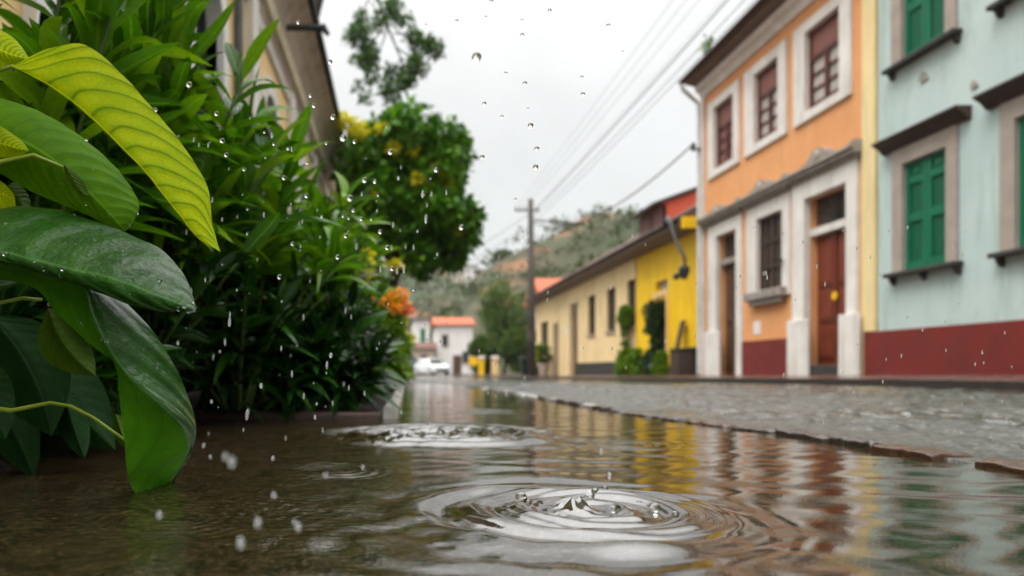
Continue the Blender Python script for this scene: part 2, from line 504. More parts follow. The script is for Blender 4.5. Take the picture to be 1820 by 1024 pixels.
def wall_holes(mb, x, depth, y0, y1, z0, z1, holes):
    """street-facing wall sheet at x (facing -x for depth>0) with rectangular openings and their reveals"""
    ys = sorted({y0, y1, *[h[0] for h in holes], *[h[1] for h in holes]})
    zs = sorted({z0, z1, *[h[2] for h in holes], *[h[3] for h in holes]})
    for a, b in zip(ys, ys[1:]):
        for c, d in zip(zs, zs[1:]):
            my, mz = (a + b) / 2, (c + d) / 2
            if any(h[0] < my < h[1] and h[2] < mz < h[3] for h in holes): continue
            mb.add([(x, a, c), (x, b, c), (x, b, d), (x, a, d)], [(0, 3, 2, 1) if depth > 0 else (0, 1, 2, 3)])
    for (a, b, c, d) in holes:
        X = x + depth
        mb.add([(x, a, c), (X, a, c), (X, a, d), (x, a, d)], [(0, 1, 2, 3)])
        mb.add([(x, b, c), (X, b, c), (X, b, d), (x, b, d)], [(3, 2, 1, 0)])
        mb.add([(x, a, d), (X, a, d), (X, b, d), (x, b, d)], [(0, 1, 2, 3)])
        mb.add([(x, a, c), (X, a, c), (X, b, c), (x, b, c)], [(3, 2, 1, 0)])
    return mb


# ---------------------------------------------------------------- setting: ground, road, pavement, water
def strip(name, x0, x1, ys, dz, mat, thick=0.25, rise=0.0):
    V, F = [], []
    for y in ys:
        z = gz(y) + dz
        V += [(x0, y, z), (x1, y, z + rise), (x0, y, z - thick), (x1, y, z - thick)]
    for i in range(len(ys) - 1):
        a, b = i * 4, i * 4 + 4
        F += [(a, a + 1, b + 1, b), (a, b, b + 2, a + 2), (a + 1, a + 3, b + 3, b + 1)]
    F += [(0, 2, 3, 1)]
    return tag(mesh_obj(name, V, F, mat), kind='structure')


YS = [-6, 0, 4, 8] + list(np.linspace(10, 36, 14)) + [50, 70, 90]
gy = [-30, -6, 0, 4, 8, 12, 20, 28, 36, 50, 70, 90, 140, 260, 520, 900]
V = [(x, y, gz(y) - 0.10) for y in gy for x in (-600, -40, 40, 600)]
F = [(i * 4 + k, i * 4 + k + 1, i * 4 + k + 5, i * 4 + k + 4) for i in range(len(gy) - 1) for k in range(3)]
tag(mesh_obj('ground', V, F, M['ground']), kind='structure')


def edge_x(Y):
    return float(np.interp(Y, [0.3, 1.3, 1.7, 2.15, 2.6, 3.25, 4.5, 7.35, 9.0, 9.7, 10.6], [1.24, 1.21, 1.19, 1.20, 1.11, 1.04, 1.00, 0.97, 0.80, 0.20, 0.14]))


def cobble_heights(X, Y, size=0.12):
    gx, gyy = X / size, Y / (size * 1.25)
    best = np.full(X.shape, 9.0)
    second = np.full(X.shape, 9.0)
    bid = np.zeros(X.shape)
    ix, iy = np.floor(gx), np.floor(gyy)
    for dx in (-1, 0, 1):
        for dy in (-1, 0, 1):
            cx, cy = ix + dx, iy + dy
            h1 = np.mod(np.sin(cx * 127.1 + cy * 311.7) * 43758.5453, 1.0)
            h2 = np.mod(np.sin(cx * 269.5 + cy * 183.3) * 24634.6345, 1.0)
            d = np.hypot(gx - (cx + 0.2 + 0.6 * h1), gyy - (cy + 0.2 + 0.6 * h2))
            closer = d < best
            second = np.where(closer, best, np.minimum(second, d))
            bid = np.where(closer, h1, bid)
            best = np.where(closer, d, best)
    gap = np.clip((second - best) / 0.35, 0, 1)
    return 0.026 * np.sqrt(gap) + 0.016 * (bid - 0.5)


rows = np.exp(np.linspace(math.log(0.7), math.log(92), 620))
ncol = 250
XX = np.zeros((len(rows), ncol)); YY = np.zeros_like(XX); ZZ = np.zeros_like(XX)
for i, y in enumerate(rows):
    xe = edge_x(y) + 0.008
    XX[i] = np.linspace(xe, 5.6, ncol)
    YY[i] = y
    ZZ[i] = gz(y)
near = np.clip((16 - YY) / 8, 0.12, 1)
from_edge = XX - XX[:, :1]
low = 0.006 * np.sin(XX * 1.7 + 0.4) * np.sin(YY * 0.9) + 0.004 * np.sin(XX * 3.1 + YY * 2.3)
stones = cobble_heights(XX, YY) * near * np.clip(from_edge / .45, .35, 1)
crown = 0.020 * np.sin(np.clip(from_edge / 4.2, 0, 1) * np.pi)
bed = -0.012 + stones + low + crown
flood = 0.001 + 0.012 * np.clip((XX - 3.3) / 1.2, 0, 1) + 0.004 * np.clip((YY - 5) / 8, 0, 1)      # rain water lying between and over the setts
ZZ += np.maximum(bed, flood)
ZZ[:, 0] = -.08
F = (np.arange(len(rows) - 1)[:, None] * ncol + np.arange(ncol - 1)[None, :]).ravel()
F = np.stack([F, F + 1, F + ncol + 1, F + ncol], 1)
o = np_mesh('road', np.stack([XX, YY, ZZ], -1).reshape(-1, 3), F, M['road'])
tag(o, kind='structure')

strip('pavement', 5.756, 8.4, YS, 0.098, M['pavement'], rise=.058)
strip('kerb', 5.6, 5.75, YS, 0.098, M['kerb_dark'])
# left bank: planting bed behind a whitewashed kerb and a brown edging
V = [(-2.6, 2.95, .026), (-.058, 2.95, .026), (-2.6, 12, gz(12) + .045), (.03, 12, gz(12) + .045), (-2.6, 40, gz(40) + .06), (.1, 40, gz(40) + .06),
     (-2.6, 66, gz(66) + .06), (.1, 66, gz(66) + .06)]
tag(mesh_obj('planting_bed', V, [(0, 1, 3, 2), (2, 3, 5, 4), (4, 5, 7, 6)], M['soil']), kind='structure')
# ragged near bank
n = 40
V = []
for i in range(n + 1):
    y = -1.0 + 3.95 * i / n
    xe = float(np.interp(y, [-1, 0.9, 1.3, 2.0, 2.5, 2.95], [-0.62, -0.66, -0.74, -0.80, -0.84, -0.86])) + 0.02 * math.sin(i * 1.9) + 0.012 * math.sin(i * 4.3)
    V += [(-2.6, y, .055), (xe - .10, y, .040 + .008 * math.sin(i * 2.7)), (xe, y, -.03)]
F = []
for i in range(n):
    a = i * 3
    F += [(a, a + 1, a + 4, a + 3), (a + 1, a + 2, a + 5, a + 4)]
tag(mesh_obj('soil_bank', V, F, M['soil'], smooth=True), kind='structure')
V, F = [], []
for (x, y) in ((-.02, 2.87), (.02, 5), (.08, 9), (.10, 12), (.14, 40), (.16, 66)):
    z = gz(y) + .042
    V += [(x - .035, y, z), (x + .012, y, z), (x + .022, y, z - .012), (x + .022, y, z - .25), (x - .035, y, z - .25)]
for i in range(5):
    a = i * 5
    F += [(a + k, a + k + 1, a + k + 6, a + k + 5) for k in range(4)]
F.append((0, 1, 2, 3, 4))
tag(mesh_obj('left_kerb', V, F, M['kerb_white']), kind='structure')
tag(MB().box(-.88, -.058, 2.86, 2.95, -.2, .030).build('bed_edging', M['edge_brown'], bevel=.012), kind='structure')


def water_height(X, Y):
    H = np.zeros_like(X)
    # main ring ripple
    def ring(cx, cy, A, lam, r_in, r_out, ph, jit=0.0, grow=0.0):
        dx, dy = X - cx, Y - cy
        r = np.hypot(dx, dy)
        th = np.arctan2(dy, dx)
        rr = r * (1 + jit * np.sin(3 * th + 1.0) + jit * 0.6 * np.sin(5 * th + 2.2))
        env = np.clip((rr - r_in * .5) / (r_in * .6 + 1e-6), 0, 1) * np.exp(-np.clip(rr - r_out, 0, None) ** 2 / (2 * (0.05) ** 2))
        return A * env * np.sin(2 * np.pi * rr / lam * (1 - grow * rr) + ph), r
    h, r = ring(.255, 1.01, .0034, .062, .03, .165, 0.3, .030, 0.5)
    H += h
    h, r3 = ring(.225, .985, .0030, .105, .16, .225, 2.2, .012, .1)
    H += h
    h, r2 = ring(.285, 1.02, .0011, .021, .02, .10, 1.0, .03)
    H += h
    # boiling centre of the splash
    def fbm(X, Y, s, seed, oct=3):
        out = np.zeros_like(X)
        rng = np.random.default_rng(seed)
        for o_ in range(oct):
            for k in range(5):
                a = rng.uniform(0, 2 * np.pi)
                f = s * (2 ** o_) * rng.uniform(.7, 1.4)
                out += np.sin((X * np.cos(a) + Y * np.sin(a)) * f * 2 * np.pi + rng.uniform(0, 6.3)) / (2 ** o_)
        return out / 5
    H += .0036 * np.exp(-(r / .034) ** 2) * fbm(X, Y, 26, 3)
    H += .0013 * np.exp(-(r / .085) ** 2) * fbm(X, Y, 30, 5) + .0006 * np.exp(-((X - .20) / .16) ** 2 - ((Y - 1.0) / .16) ** 2) * fbm(X, Y * .7, 14, 9)
    H += .020 * np.exp(-(r / .020) ** 2) * np.clip(.55 + .6 * fbm(X, Y, 38, 77, 2), 0, 2)
    # second, older splash further off
    h, r = ring(.10, 2.22, .0070, .100, .06, .34, 0.9, .05, .2)
    H += h
    H += .0060 * np.exp(-((X - .07) / .26) ** 2 - ((Y - 2.2) / .24) ** 2) * fbm(X, Y, 15, 8)
    # small rings
    for (cx, cy, A, lam, ro) in ( (.05, .80, .0010, .07, .12),
                                 (-.30, .95, .0006, .02, .05), (-.12, 1.4, .0007, .025, .07), (-.46, 1.3, .0006, .018, .05), 
                                 (-.43, 1.19, .0010, .02, .05), (.45, 3.4, .0010, .05, .15), (.6, 1.9, .0007, .04, .1)):
        h, r = ring(cx, cy, A, lam, .015, ro, 0.5, .02)
        H += h
    # wind chop
    rng = np.random.default_rng(21)
    for k in range(26):
        lam = rng.uniform(.045, .20)
        a = rng.normal(np.pi / 2, .55)
        slope = rng.uniform(.004, .0115)
        H += slope * lam / (2 * np.pi) * np.sin((X * np.cos(a) + Y * np.sin(a)) / lam * 2 * np.pi + rng.uniform(0, 6.3)) * np.clip(1.25 - Y / 7, .22, 1)
    # drips from the leaves roughen the left side
    patch = np.clip(fbm(X, Y, 2.6, 14, 2) * .9 + .55, 0, 1) * np.clip((.16 - X) / .30, 0, 1) * np.exp(-((Y - 1.15) / .45) ** 2)
    H += .00085 * patch * fbm(X, Y * 1.25, 40, 31, 2)
    nearb = np.exp(-((Y - .72) / .22) ** 2)
    for k in range(10):
        lam = rng.uniform(.06, .16)
        a = rng.normal(1.2, .6)
        H += .016 * lam / (2 * np.pi) * np.sin((X * np.cos(a) + Y * np.sin(a)) / lam * 2 * np.pi + rng.uniform(0, 6.3)) * nearb
    return H


rows = np.exp(np.linspace(math.log(.35), math.log(10.4), 880))
ncol = 700
XX = np.tile(np.linspace(-1.15, 1.36, ncol), (len(rows), 1))
YY = np.tile(rows[:, None], (1, ncol))
ZZ = water_height(XX, YY)
F = (np.arange(len(rows) - 1)[:, None] * ncol + np.arange(ncol - 1)[None, :]).ravel()
F = np.stack([F, F + 1, F + ncol + 1, F + ncol], 1)
tag(np_mesh('water', np.stack([XX, YY, ZZ], -1).reshape(-1, 3), F, M['water']), kind='structure')

# edging stones between gutter water and cobbles
y = 1.08
k = 0
while y < 9.2:
    ln = random.uniform(.20, .30) if y > 2.2 else [.17, .19, .19, .24, .24, .24, .26][k % 7]
    if k == 0: y0 = 1.06; ln = .40
    gap = .012 if k not in (0,) else .085
    if k > 4 and random.random() < .16:
        y += ln
        k += 1
        continue
    x = edge_x(y + ln / 2) + random.uniform(-.012, .012)
    top = .015 + random.uniform(-.006, .007) + (.006 if k < 3 else 0)
    wd = .105 if k == 1 else random.uniform(.045, .07)
    mb = MB()
    nx, ny = 3, 9
    for a in range(nx + 1):
        for b_ in range(ny + 1):
            ex = .007 if a in (0, nx) or b_ in (0, ny) else .003
            edge = (a in (0, nx)) + (b_ in (0, ny))
            mb.v.append((wd * (a / nx - .5) + random.uniform(-1, 1) * ex, ln * (b_ / ny - .5) + random.uniform(-1, 1) * ex, random.uniform(-.003, .002) - .004 * edge))
    for a in range(nx):
        for b_ in range(ny):
            i0 = a * (ny + 1) + b_
            mb.f.append((i0, i0 + ny + 1, i0 + ny + 2, i0 + 1))
    rim = [b_ for b_ in range(ny + 1)] + [a * (ny + 1) + ny for a in range(1, nx + 1)] + [nx * (ny + 1) + b_ for b_ in range(ny - 1, -1, -1)] + [a * (ny + 1) for a in range(nx - 1, 0, -1)]
    base_i = len(mb.v)
    for i0 in rim:
        vx, vy, vz = mb.v[i0]
        mb.v.append((vx * 1.06, vy * 1.02, -.09))
    for q in range(len(rim)):
        q2 = (q + 1) % len(rim)
        mb.f.append((rim[q], rim[q2], base_i + q2, base_i + q))
    st = mb.build('edging_stone', M['stone_brown'] if k in (0, 1, 5) else M['kerb_white'] if (y > 3.0 and random.random() < .55) else M['stone_edge'], smooth=False, bevel=.004)  # random far stones take the white kerb colour as painted sky sheen
    st.location = (x + wd / 2, y + ln / 2, top)
    st.rotation_euler = (random.uniform(-.03, .03), random.uniform(-.08, .05), random.uniform(-.07, .07) + math.atan2(edge_x(y) - edge_x(y + ln), ln))
    if k == 0: lb = 'brown edging stone at right edge of photo, beyond a gap in the row'
    elif k == 1: lb = 'broad rusty brown edging stone just before the gap in the row'
    elif k == 2: lb = 'dark edging stone touching the broad rusty brown one at water edge'
    elif y < 3.2: lb = 'dark wet edging stone in the near stretch between puddle and cobbles'
    else: lb = 'wet edging stone, some paled as sky sheen, in the far stretch between puddle and cobbles'
    tag(st, lb, 'edging stone', 'edging stones along the puddle')
    y += ln + gap
    k += 1

# ---------------------------------------------------------------- right-hand houses
def humped(y0, y1, zb, zt, zpk, n=72):
    """street cornice with a rounded hump in the middle and lifted ends, as (y, z) outline"""
    top = []
    c, half = (y0 + y1) / 2, (y1 - y0) / 2
    for i in range(n + 1):
        y = y0 + (y1 - y0) * i / n
        d = abs(y - c)
        z = zt
        if d < .30: z = max(z, zt + (zpk - zt) * math.sqrt(max(0, 1 - (d / .30) ** 2)))
        if d < .62: z = max(z, zt + .09 * math.cos((d / .62) * math.pi / 2))
        z += .07 * max(0, d / half - .80) / .2
        top.append((y, z))
    return [(y0, zb), (y1, zb)] + top[::-1]


oh = empty('orange_house', (W, 15.5, gz(15) + .1), 'two storey orange house with white window surrounds and red brown double door', 'house')
OY0, OY1 = 12.10, 18.94
door_big = (fy(1510), fy(1435), 0.0, 3.63)
door_small = (fy(1311), fy(1276), 0.0, 3.63)
win_mid = (fy(1393), fy(1347), 1.95, 3.64)
ups = [(fy(1306), fy(1271)), (fy(1386), fy(1343)), (fy(1496), fy(1434))]
up_holes = [(a, b, 5.38, 6.98) for a, b in ups]
mb = wall_holes(MB(), W, .26, OY0 + .34, OY1, -.6, 7.9, [door_big, door_small, win_mid] + up_holes)
mb.add([(W, OY1, -.6), (W + 8, OY1, -.6), (W + 8, OY1, 7.9), (W, OY1, 7.9)], [(0, 3, 2, 1)])
mb.add([(W + 8, OY0, -.6), (W + 8, OY1, -.6), (W + 8, OY1, 7.9), (W + 8, OY0, 7.9)], [(0, 1, 2, 3)])
mb.build('wall', M['orange'], oh)
MB().box(W - .035, W + .3, OY0, OY0 + .338, -.6, 7.55).build('pilaster', M['pale_yellow'], oh)
# plinth pieces between the openings
for a, b in ((OY0 + .0, fy(1540)), (fy(1411), fy(1322))):
    MB().box(W - .045, W - .002, a, b, -.6, .875).build('plinth', M['maroon'], oh)


def surround(parent, y0, y1, zt, oy0, oy1, ozt, zb, ozb=None, proud=.05, mat='white_trim', name='surround', lin=.05):
    m = MB()
    m.box(W - proud, W + .01, y0, oy0, zb, zt)
    m.box(W - proud, W + .01, oy1, y1, zb, zt)
    m.box(W - proud, W + .01, oy0, oy1, ozt, zt)
    if ozb is not None: m.box(W - proud, W + .01, oy0, oy1, zb, ozb)
    lz = zb if ozb is None else ozb
    m.box(W + .011, W + lin, oy0, oy0 + .012, lz, ozt).box(W + .011, W + lin, oy1 - .012, oy1, lz, ozt).box(W + .011, W + lin, oy0 + .012, oy1 - .012, ozt - .012, ozt)
    return m.build(name, M[mat], parent, bevel=.012)


surround(oh, fy(1529), fy(1414), 3.98, door_big[0], door_big[1], 3.63, -.1, proud=.08, lin=.055)
for a, b in ((fy(1539), fy(1503)), (fy(1447), fy(1410))):
    MB().prism_y([(W - .14, -.1), (W - .082, -.1), (W - .082, 1.215), (W - .14, 1.215)], a, b).build('pilaster_base', M['white_trim'], oh, bevel=.01)
surround(oh, fy(1321), fy(1262), 3.95, door_small[0], door_small[1], 3.63, -.2, proud=.06, lin=.055)
MB().box(W - .14, W - .063, fy(1286), fy(1262), -.2, 1.2).build('pilaster_base', M['white_trim'], oh, bevel=.01)
surround(oh, fy(1407), fy(1330), 3.96, win_mid[0], win_mid[1], 3.64, 1.80, proud=.05)
sl = MB().box(W - .20, W - .053, fy(1403), fy(1336), 1.78, 1.97)
sl.box(W - .14, W - .053, fy(1398), fy(1341), 1.66, 1.777)
sl.build('sill', M['stone_trim'], oh, bevel=.02)
# cornice over the ground floor with humps
for (y0, y1, zp) in ((fy(1536), fy(1412), 4.46), (fy(1410), fy(1326), 4.42), (fy(1324), fy(1252), 4.36)):
    c = MB().prism_x(humped(y0, y1, 4.06, 4.22, zp), W - .20, W + .01)
    c.box(W - .13, W - .001, y0 + .05, y1 - .05, 3.985, 4.057)
    hc = c.build('hood_cornice', M['stone_trim'], oh)
    ymid = (y0 + y1) / 2
    MB().tube([(W - .26, ymid, zp - .16), (W - .203, ymid, zp - .16)], [.09, .13], 12).build('rosette', M['taupe'], hc)
    MB().box(W - .25, W - .203, y0, y1, 4.15, 4.20).build('cornice_lip', M['taupe'], hc)
# doors
def door(parent, h, mat, rail, panels, zb):
    y0, y1 = h[0], h[1]
    d = MB().box(W + .20, W + .25, y0, y1, zb, 2.87).build('door', M[mat], parent)
    ym = (y0 + y1) / 2
    p = MB()
    for a, b in ((y0 + .07, ym - .04), (ym + .04, y1 - .07)):
        for c, e in panels:
            p.box(W + .175, W + .198, a + .02, b - .02, c, e)
            p.box(W + .160, W + .173, a + .07, b - .07, c + .06, e - .06)
    p.build('door_panel', M[mat], d, bevel=.006)
    MB().box(W + .150, W + .198, ym - .02, ym + .02, zb, 2.86).build('meeting_stile', M[mat], d)
    MB().tube([(W + .17, ym - .07, 1.25), (W + .12, ym - .07, 1.25), (W + .12, ym - .07, 1.12)], .014).build('handle', M['iron'], d)
    t = MB().box(W + .06, W + .25, y0 + .002, y1 - .002, 2.88, 3.02).build('transom_bar', M[rail], parent)
    tr = MB().box(W + .19, W + .24, y0, y1, 3.03, 3.63).build('transom', M['grille'], parent)
    g = MB()
    nb = 9
    for i in range(nb + 1):
        a = math.pi * i / nb
        g.tube([(W + .175, ym, 3.05), (W + .175, ym + math.cos(a) * (y1 - y0) * .47, 3.05 + math.sin(a) * .52)], .010, 5)
    g.build('fan_grille', M['iron'], tr)
    return d


d1 = door(oh, door_big, 'door_red', 'white_trim', ((.42, 1.05), (1.15, 1.75), (1.85, 2.75)), .30)
MB().box(W - .06, W + .25, door_big[0] + .02, door_big[1] - .02, -.1, .295).build('doorstep', M['charcoal'], oh, bevel=.02)
ds = MB()
ang = [(math.cos(R(22.5 + 45 * i)), math.sin(R(22.5 + 45 * i))) for i in range(8)]
yc, zc = fy(1484, W + .15), CZ + (HY - 526) / FPX * fy(1484, W + .15)
ds.prism_x([(yc + .085 * a, zc + .085 * b) for a, b in ang], W + .135, W + .148)
ds.build('door_sign', M['yellow_sign'], d1)
door(oh, door_small, 'door_dark', 'stone_trim', ((.30, 1.25), (1.40, 2.75)), .12)
# slatted middle window
gr = MB().box(W + .10, W + .14, win_mid[0], win_mid[1], win_mid[2], win_mid[3]).build('shutter', M['grille'], oh)
g = MB()
ym = (win_mid[0] + win_mid[1]) / 2
for i in range(5):
    yy = win_mid[0] + (win_mid[1] - win_mid[0]) * i / 4
    g.box(W + .056, W + .098, yy - .03, yy + .03, win_mid[2], win_mid[3])
for i in range(4):
    zz = win_mid[2] + (win_mid[3] - win_mid[2]) * i / 3
    g.box(W + .062, W + .098, win_mid[0], win_mid[1], zz - .035, zz + .035)
g.build('shutter_frame', M['dark_brown'], gr)
bk = MB().tube([(W + .02, win_mid[0] - .02, 2.55), (W - .16, win_mid[0] - .10, 2.52), (W - .16, win_mid[0] - .16, 2.60)], .028)
bk.build('shutter_catch', M['iron'], oh)
MB().box(W - .012, W + .01, fy(1352), fy(1340), 1.02, 1.32).build('meter_plate', M['white_trim'], oh)
# upper windows
for i, (a, b) in enumerate(ups):
    o0, o1 = [(fy(1316), fy(1261)), (fy(1401), fy(1326)), (fy(1516), fy(1414))][i]
    w = surround(oh, o0, o1, 7.2, a, b, 6.98, 5.2, 5.38, proud=.06, name='window')
    f = MB()
    ym = (a + b) / 2
    x0, x1 = W + .055, W + .10
    f.box(x0, x1, a, a + .07, 5.38, 6.98); f.box(x0, x1, b - .07, b, 5.38, 6.98)
    f.box(x0, x1, a + .07, b - .07, 5.38, 5.52); f.box(x0, x1, a + .07, b - .07, 6.90, 6.98)
    f.box(x0 - .01, x1, ym - .045, ym + .045, 5.52, 6.40); f.box(x0, x1, a + .07, b - .07, 6.38, 6.46)
    for q in (5.80, 6.09):
        f.box(x0 + .012, x1, a + .07, ym - .045, q - .02, q + .02); f.box(x0 + .012, x1, ym + .045, b - .07, q - .02, q + .02)
    f.build('sash', M['sash'], w)
    MB().box(W + .102, W + .12, a, b, 5.38, 6.40).build('pane', M['curtain'] if i else M['blind'], w)
    MB().box(W + .075, W + .099, a + .072, b - .072, 6.462, 6.898).build('blind', M['blind'], w)
# top cornice, eave, roof
MB().prism_y([(W - .05, 7.5), (W + .01, 7.5), (W + .01, 7.82), (W - .22, 7.82), (W - .20, 7.70), (W - .10, 7.64)], OY0, OY1 + .05).build('cornice', M['white_trim'], oh)
MB().prism_y([(7.80, 7.93), (W + .01, 7.825), (W + .01, 7.9), (7.80, 7.985)], OY0 - .05, OY1 + .12).build('eave_soffit', M['soffit'], oh)
rf = MB().prism_y([(7.74, 7.99), (7.76, 8.07), (12.5, 9.9), (W + 8, 8.2), (W + 8, 7.95), (W + .01, 7.95)], OY0 - .05, OY1 + .15).build('roof', M['tile_old'], oh)
MB().tube([(7.70, OY0 - .05, 8.02), (7.70, OY1 + .16, 8.0)], .06).build('gutter', M['tile_dark'], rf)
MB().tube([(7.70, OY1 + .10, 7.97), (7.74, OY1 + .10, 7.80), (W - .10, OY1 + .09, 7.42), (W - .09, OY1 + .06, 7.0), (W - .09, OY1 + .06, 4.5), (W - .09, OY1 + .06, .1)], .058).build('downpipe', M['pipe_white'], oh)
MB().box(W - .07, W - .002, OY1 - .12, OY1 - .0, -.2, 7.5).build('corner_strip', M['white_trim'], oh)
ins = MB().tube([(W, OY1 - .02, 6.15), (W - .28, OY1 + .02, 6.15)], .025).tube([(W - .26, OY1 + .02, 6.12), (W - .26, OY1 + .02, 6.32)], [.07, .05])
ins.build('insulator_bracket', M['iron'], oh)
# weed on the eave
wd = empty('rooftop_weed', P(1257, 103, 18.0), 'small dark weed tuft growing from the orange house eave', 'weed')

mh = empty('mint_house', (W, 8, .1), 'mint green house with green shutters and a maroon plinth', 'house')
MY0, MY1 = -6.0, 12.06
mwin = []
for (a, b) in ((fy(1685), fy(1607)), (8.42, 9.36), (6.35, 7.30), (4.3, 5.25), (2.2, 3.15), (0, .95)):
    mwin.append((a, b, 1.80, 3.55))
    mwin.append((a + .02, b + .02, 5.20, 6.95))
mb = wall_holes(MB(), W, .22, MY0, MY1, -.6, 8.2, mwin)
mb.add([(W, MY1, -.6), (W + 8, MY1, -.6), (W + 8, MY1, 8.2), (W, MY1, 8.2)], [(0, 3, 2, 1)])
mb.add([(W, MY0, -.6), (W + 8, MY0, -.6), (W + 8, MY0, 8.2), (W, MY0, 8.2)], [(0, 1, 2, 3)])
mb.build('wall', M['mint'], mh)
MB().box(W - .05, W - .002, MY0, MY1 + .035, -.6, .865).build('plinth', M['maroon'], mh)
MB().prism_y([(W - .5, 8.2), (W + 4, 9.9), (W + 8, 8.2)], MY0, MY1).build('roof', M['tile_old'], mh)
for (a, b, c, d) in mwin:
    upper = c > 5
    w = surround(mh, a - .21, b + .23, d + (.26 if not upper else .2), a, b, d, c, proud=.045, mat='taupe', name='window', lin=.02)
    sill = MB().box(W - .16, W + .0, a - .30, b + .30, c - .07, c - .003)
    sill.build('sill', M['charcoal'], w, bevel=.012)
    for yy in (a - .26, b + .18) if upper else (a - .26, (a + b) / 2 - .04, b + .18):
        br = MB().prism_y([(W - .10, c - .073), (W - .002, c - .073), (W - .002, c - .20), (W - .05, c - .17)], yy, yy + .07)
        br.build('sill_bracket', M['charcoal'], w)
    if not upper:
        MB().prism_y([(W - .05, d + .265), (W + .002, d + .265), (W + .002, d + .46), (W - .24, d + .46), (W - .24, d + .43), (W - .13, d + .36)], a - .44, b + .44).build('hood', M['dark_brown'], w)
    ym = (a + b) / 2
    sh = MB()
    for (p, q) in ((a, ym - .006), (ym + .006, b)):
        sh.box(W + .05, W + .09, p, q, c, d)
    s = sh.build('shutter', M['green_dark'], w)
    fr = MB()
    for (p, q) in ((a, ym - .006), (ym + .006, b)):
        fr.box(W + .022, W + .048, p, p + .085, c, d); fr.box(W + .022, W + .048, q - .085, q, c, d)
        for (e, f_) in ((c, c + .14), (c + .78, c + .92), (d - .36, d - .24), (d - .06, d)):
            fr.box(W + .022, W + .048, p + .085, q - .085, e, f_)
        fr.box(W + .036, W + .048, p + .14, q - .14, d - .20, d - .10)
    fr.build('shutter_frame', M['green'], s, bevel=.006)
for (px, py, s) in ((1643, 137, .10), (1733, 150, .07)):
    yy = fy(px); zz = CZ + (HY - py) / FPX * yy
    MB().prism_x([(yy - s, zz - s * .6), (yy + s * .5, zz - s * .8), (yy + s, zz), (yy + s * .2, zz + s), (yy - s * .5, zz + s * .4)], W - .025, W - .001).build('wall_mark', M['stone_trim'], mh)  # irregular dark marks modelled as thin raised patches

yh = empty('yellow_house', (W, 21.7, 0), 'single storey bright yellow house between the orange and cream houses', 'house')
YY0, YY1 = 18.96, fy(1130)
yd = (fy(1184), fy(1164), -.4, 2.40)
yv = (fy(1185), fy(1164), 2.70, 3.0)
mb = wall_holes(MB(), W + .02, .2, YY0 + .1, YY1, -.6, 4.08, [yd, yv])
mb.build('wall', M['yellow'], yh)
MB().box(W - .03, W + .018, YY0 + .12, fy(1206), -.6, .84).build('plinth', M['dark_green'], yh)
MB().box(W + .16, W + .2, *yd).build('door', M['dark_green'], yh)
v = MB().box(W + .15, W + .2, *yv)
v.build('vent', M['taupe'], yh)
fr = MB().box(W - .02, W + .018, yd[0] - .1, yd[0], -.4, 2.5).box(W - .02, W + .018, yd[1], yd[1] + .1, -.4, 2.5).box(W - .02, W + .018, yd[0] - .1, yd[1] + .1, 2.5, 2.66)
fr.build('door_frame', M['ochre_wall'], yh)


def tiled_roof(parent, y0, y1, x0=7.70, z0=4.22, slope=.60, x1=11.6, mat='tile_old'):
    r = MB()
    xb = x1 + (x1 - x0)
    zr = z0 + slope * (x1 - x0)
    r.prism_y([(x0, z0), (x0 + .02, z0 + .10), (x1, zr + .1), (xb, z0 + .1), (xb, z0)], y0, y1)
    o = r.build('roof', M[mat], parent)
    # a row of half-round eave tiles
    t = MB()
    yy = y0 + .1
    while yy < y1 - .05:
        t.tube([(x0 - .07, yy, z0 + .075), (x0 + .5, yy, z0 + .075 + slope * .57)], .075, 6)
        yy += .2
    t.build('eave_tile', M['tile_dark'], o, smooth=True)
    MB().prism_y([(x0 + .01, z0 - .05), (W + .02, z0 - .17), (W + .02, z0 - .01), (x0 + .01, z0 - .01)], y0 + .01, y1 - .01).build('eave_soffit', M['soffit'], parent)
    return o


tiled_roof(yh, YY0 + .22, YY1 - .0)
MB().box(W - .50, W - .02, YY0 + .08, YY0 + .215, 4.06, 4.36).build('parapet_end', M['yellow'], yh)

ch = empty('cream_house', (W, 33, -.1), 'long single storey cream house beyond the yellow house', 'house')
CY0, CY1 = YY1 + .02, 41.5
cw = [(fy(1129), fy(1114), 1.70, 3.38), (fy(1094), fy(1078), 1.70, 3.36), (fy(1058), fy(1045), 1.70, 3.36), (fy(974), fy(961), 1.2, 2.9)]
cd = [(fy(1026), fy(1015), -.4, 3.3), (fy(992), fy(985), -.4, 2.6)]
wall_holes(MB(), W, .2, CY0, CY1, -.8, 4.08, cw + cd).add([(W, CY1, -.8), (W + 6, CY1, -.8), (W + 6, CY1, 4.1), (W, CY1, 4.1)], [(0, 3, 2, 1)]).build('wall', M['cream'], ch)
p = MB()
ys = [CY0] + [v for d in cd for v in (d[0] - .02, d[1] + .02)][:2] + [CY1]
p.box(W - .04, W - .002, CY0, cd[0][0], -.8, .52)
p.build('plinth', M['charcoal'], ch)
for a, b, c, d in cw:
    w = MB().box(W + .13, W + .19, a, b, c, d).build('window', M['glass'], ch)
    m = MB()
    ym = (a + b) / 2
    m.box(W + .08, W + .128, a, a + .09, c, d).box(W + .08, W + .128, b - .09, b, c, d).box(W + .08, W + .128, ym - .05, ym + .05, c, d)
    m.box(W + .09, W + .128, a + .09, ym - .05, c, c + .1).box(W + .09, W + .128, ym + .05, b - .09, c, c + .1)
    m.build('window_frame', M['grille'], w)
    MB().box(W - .06, W + .128, a - .05, b + .05, c - .09, c - .002).build('sill', M['taupe'], w)
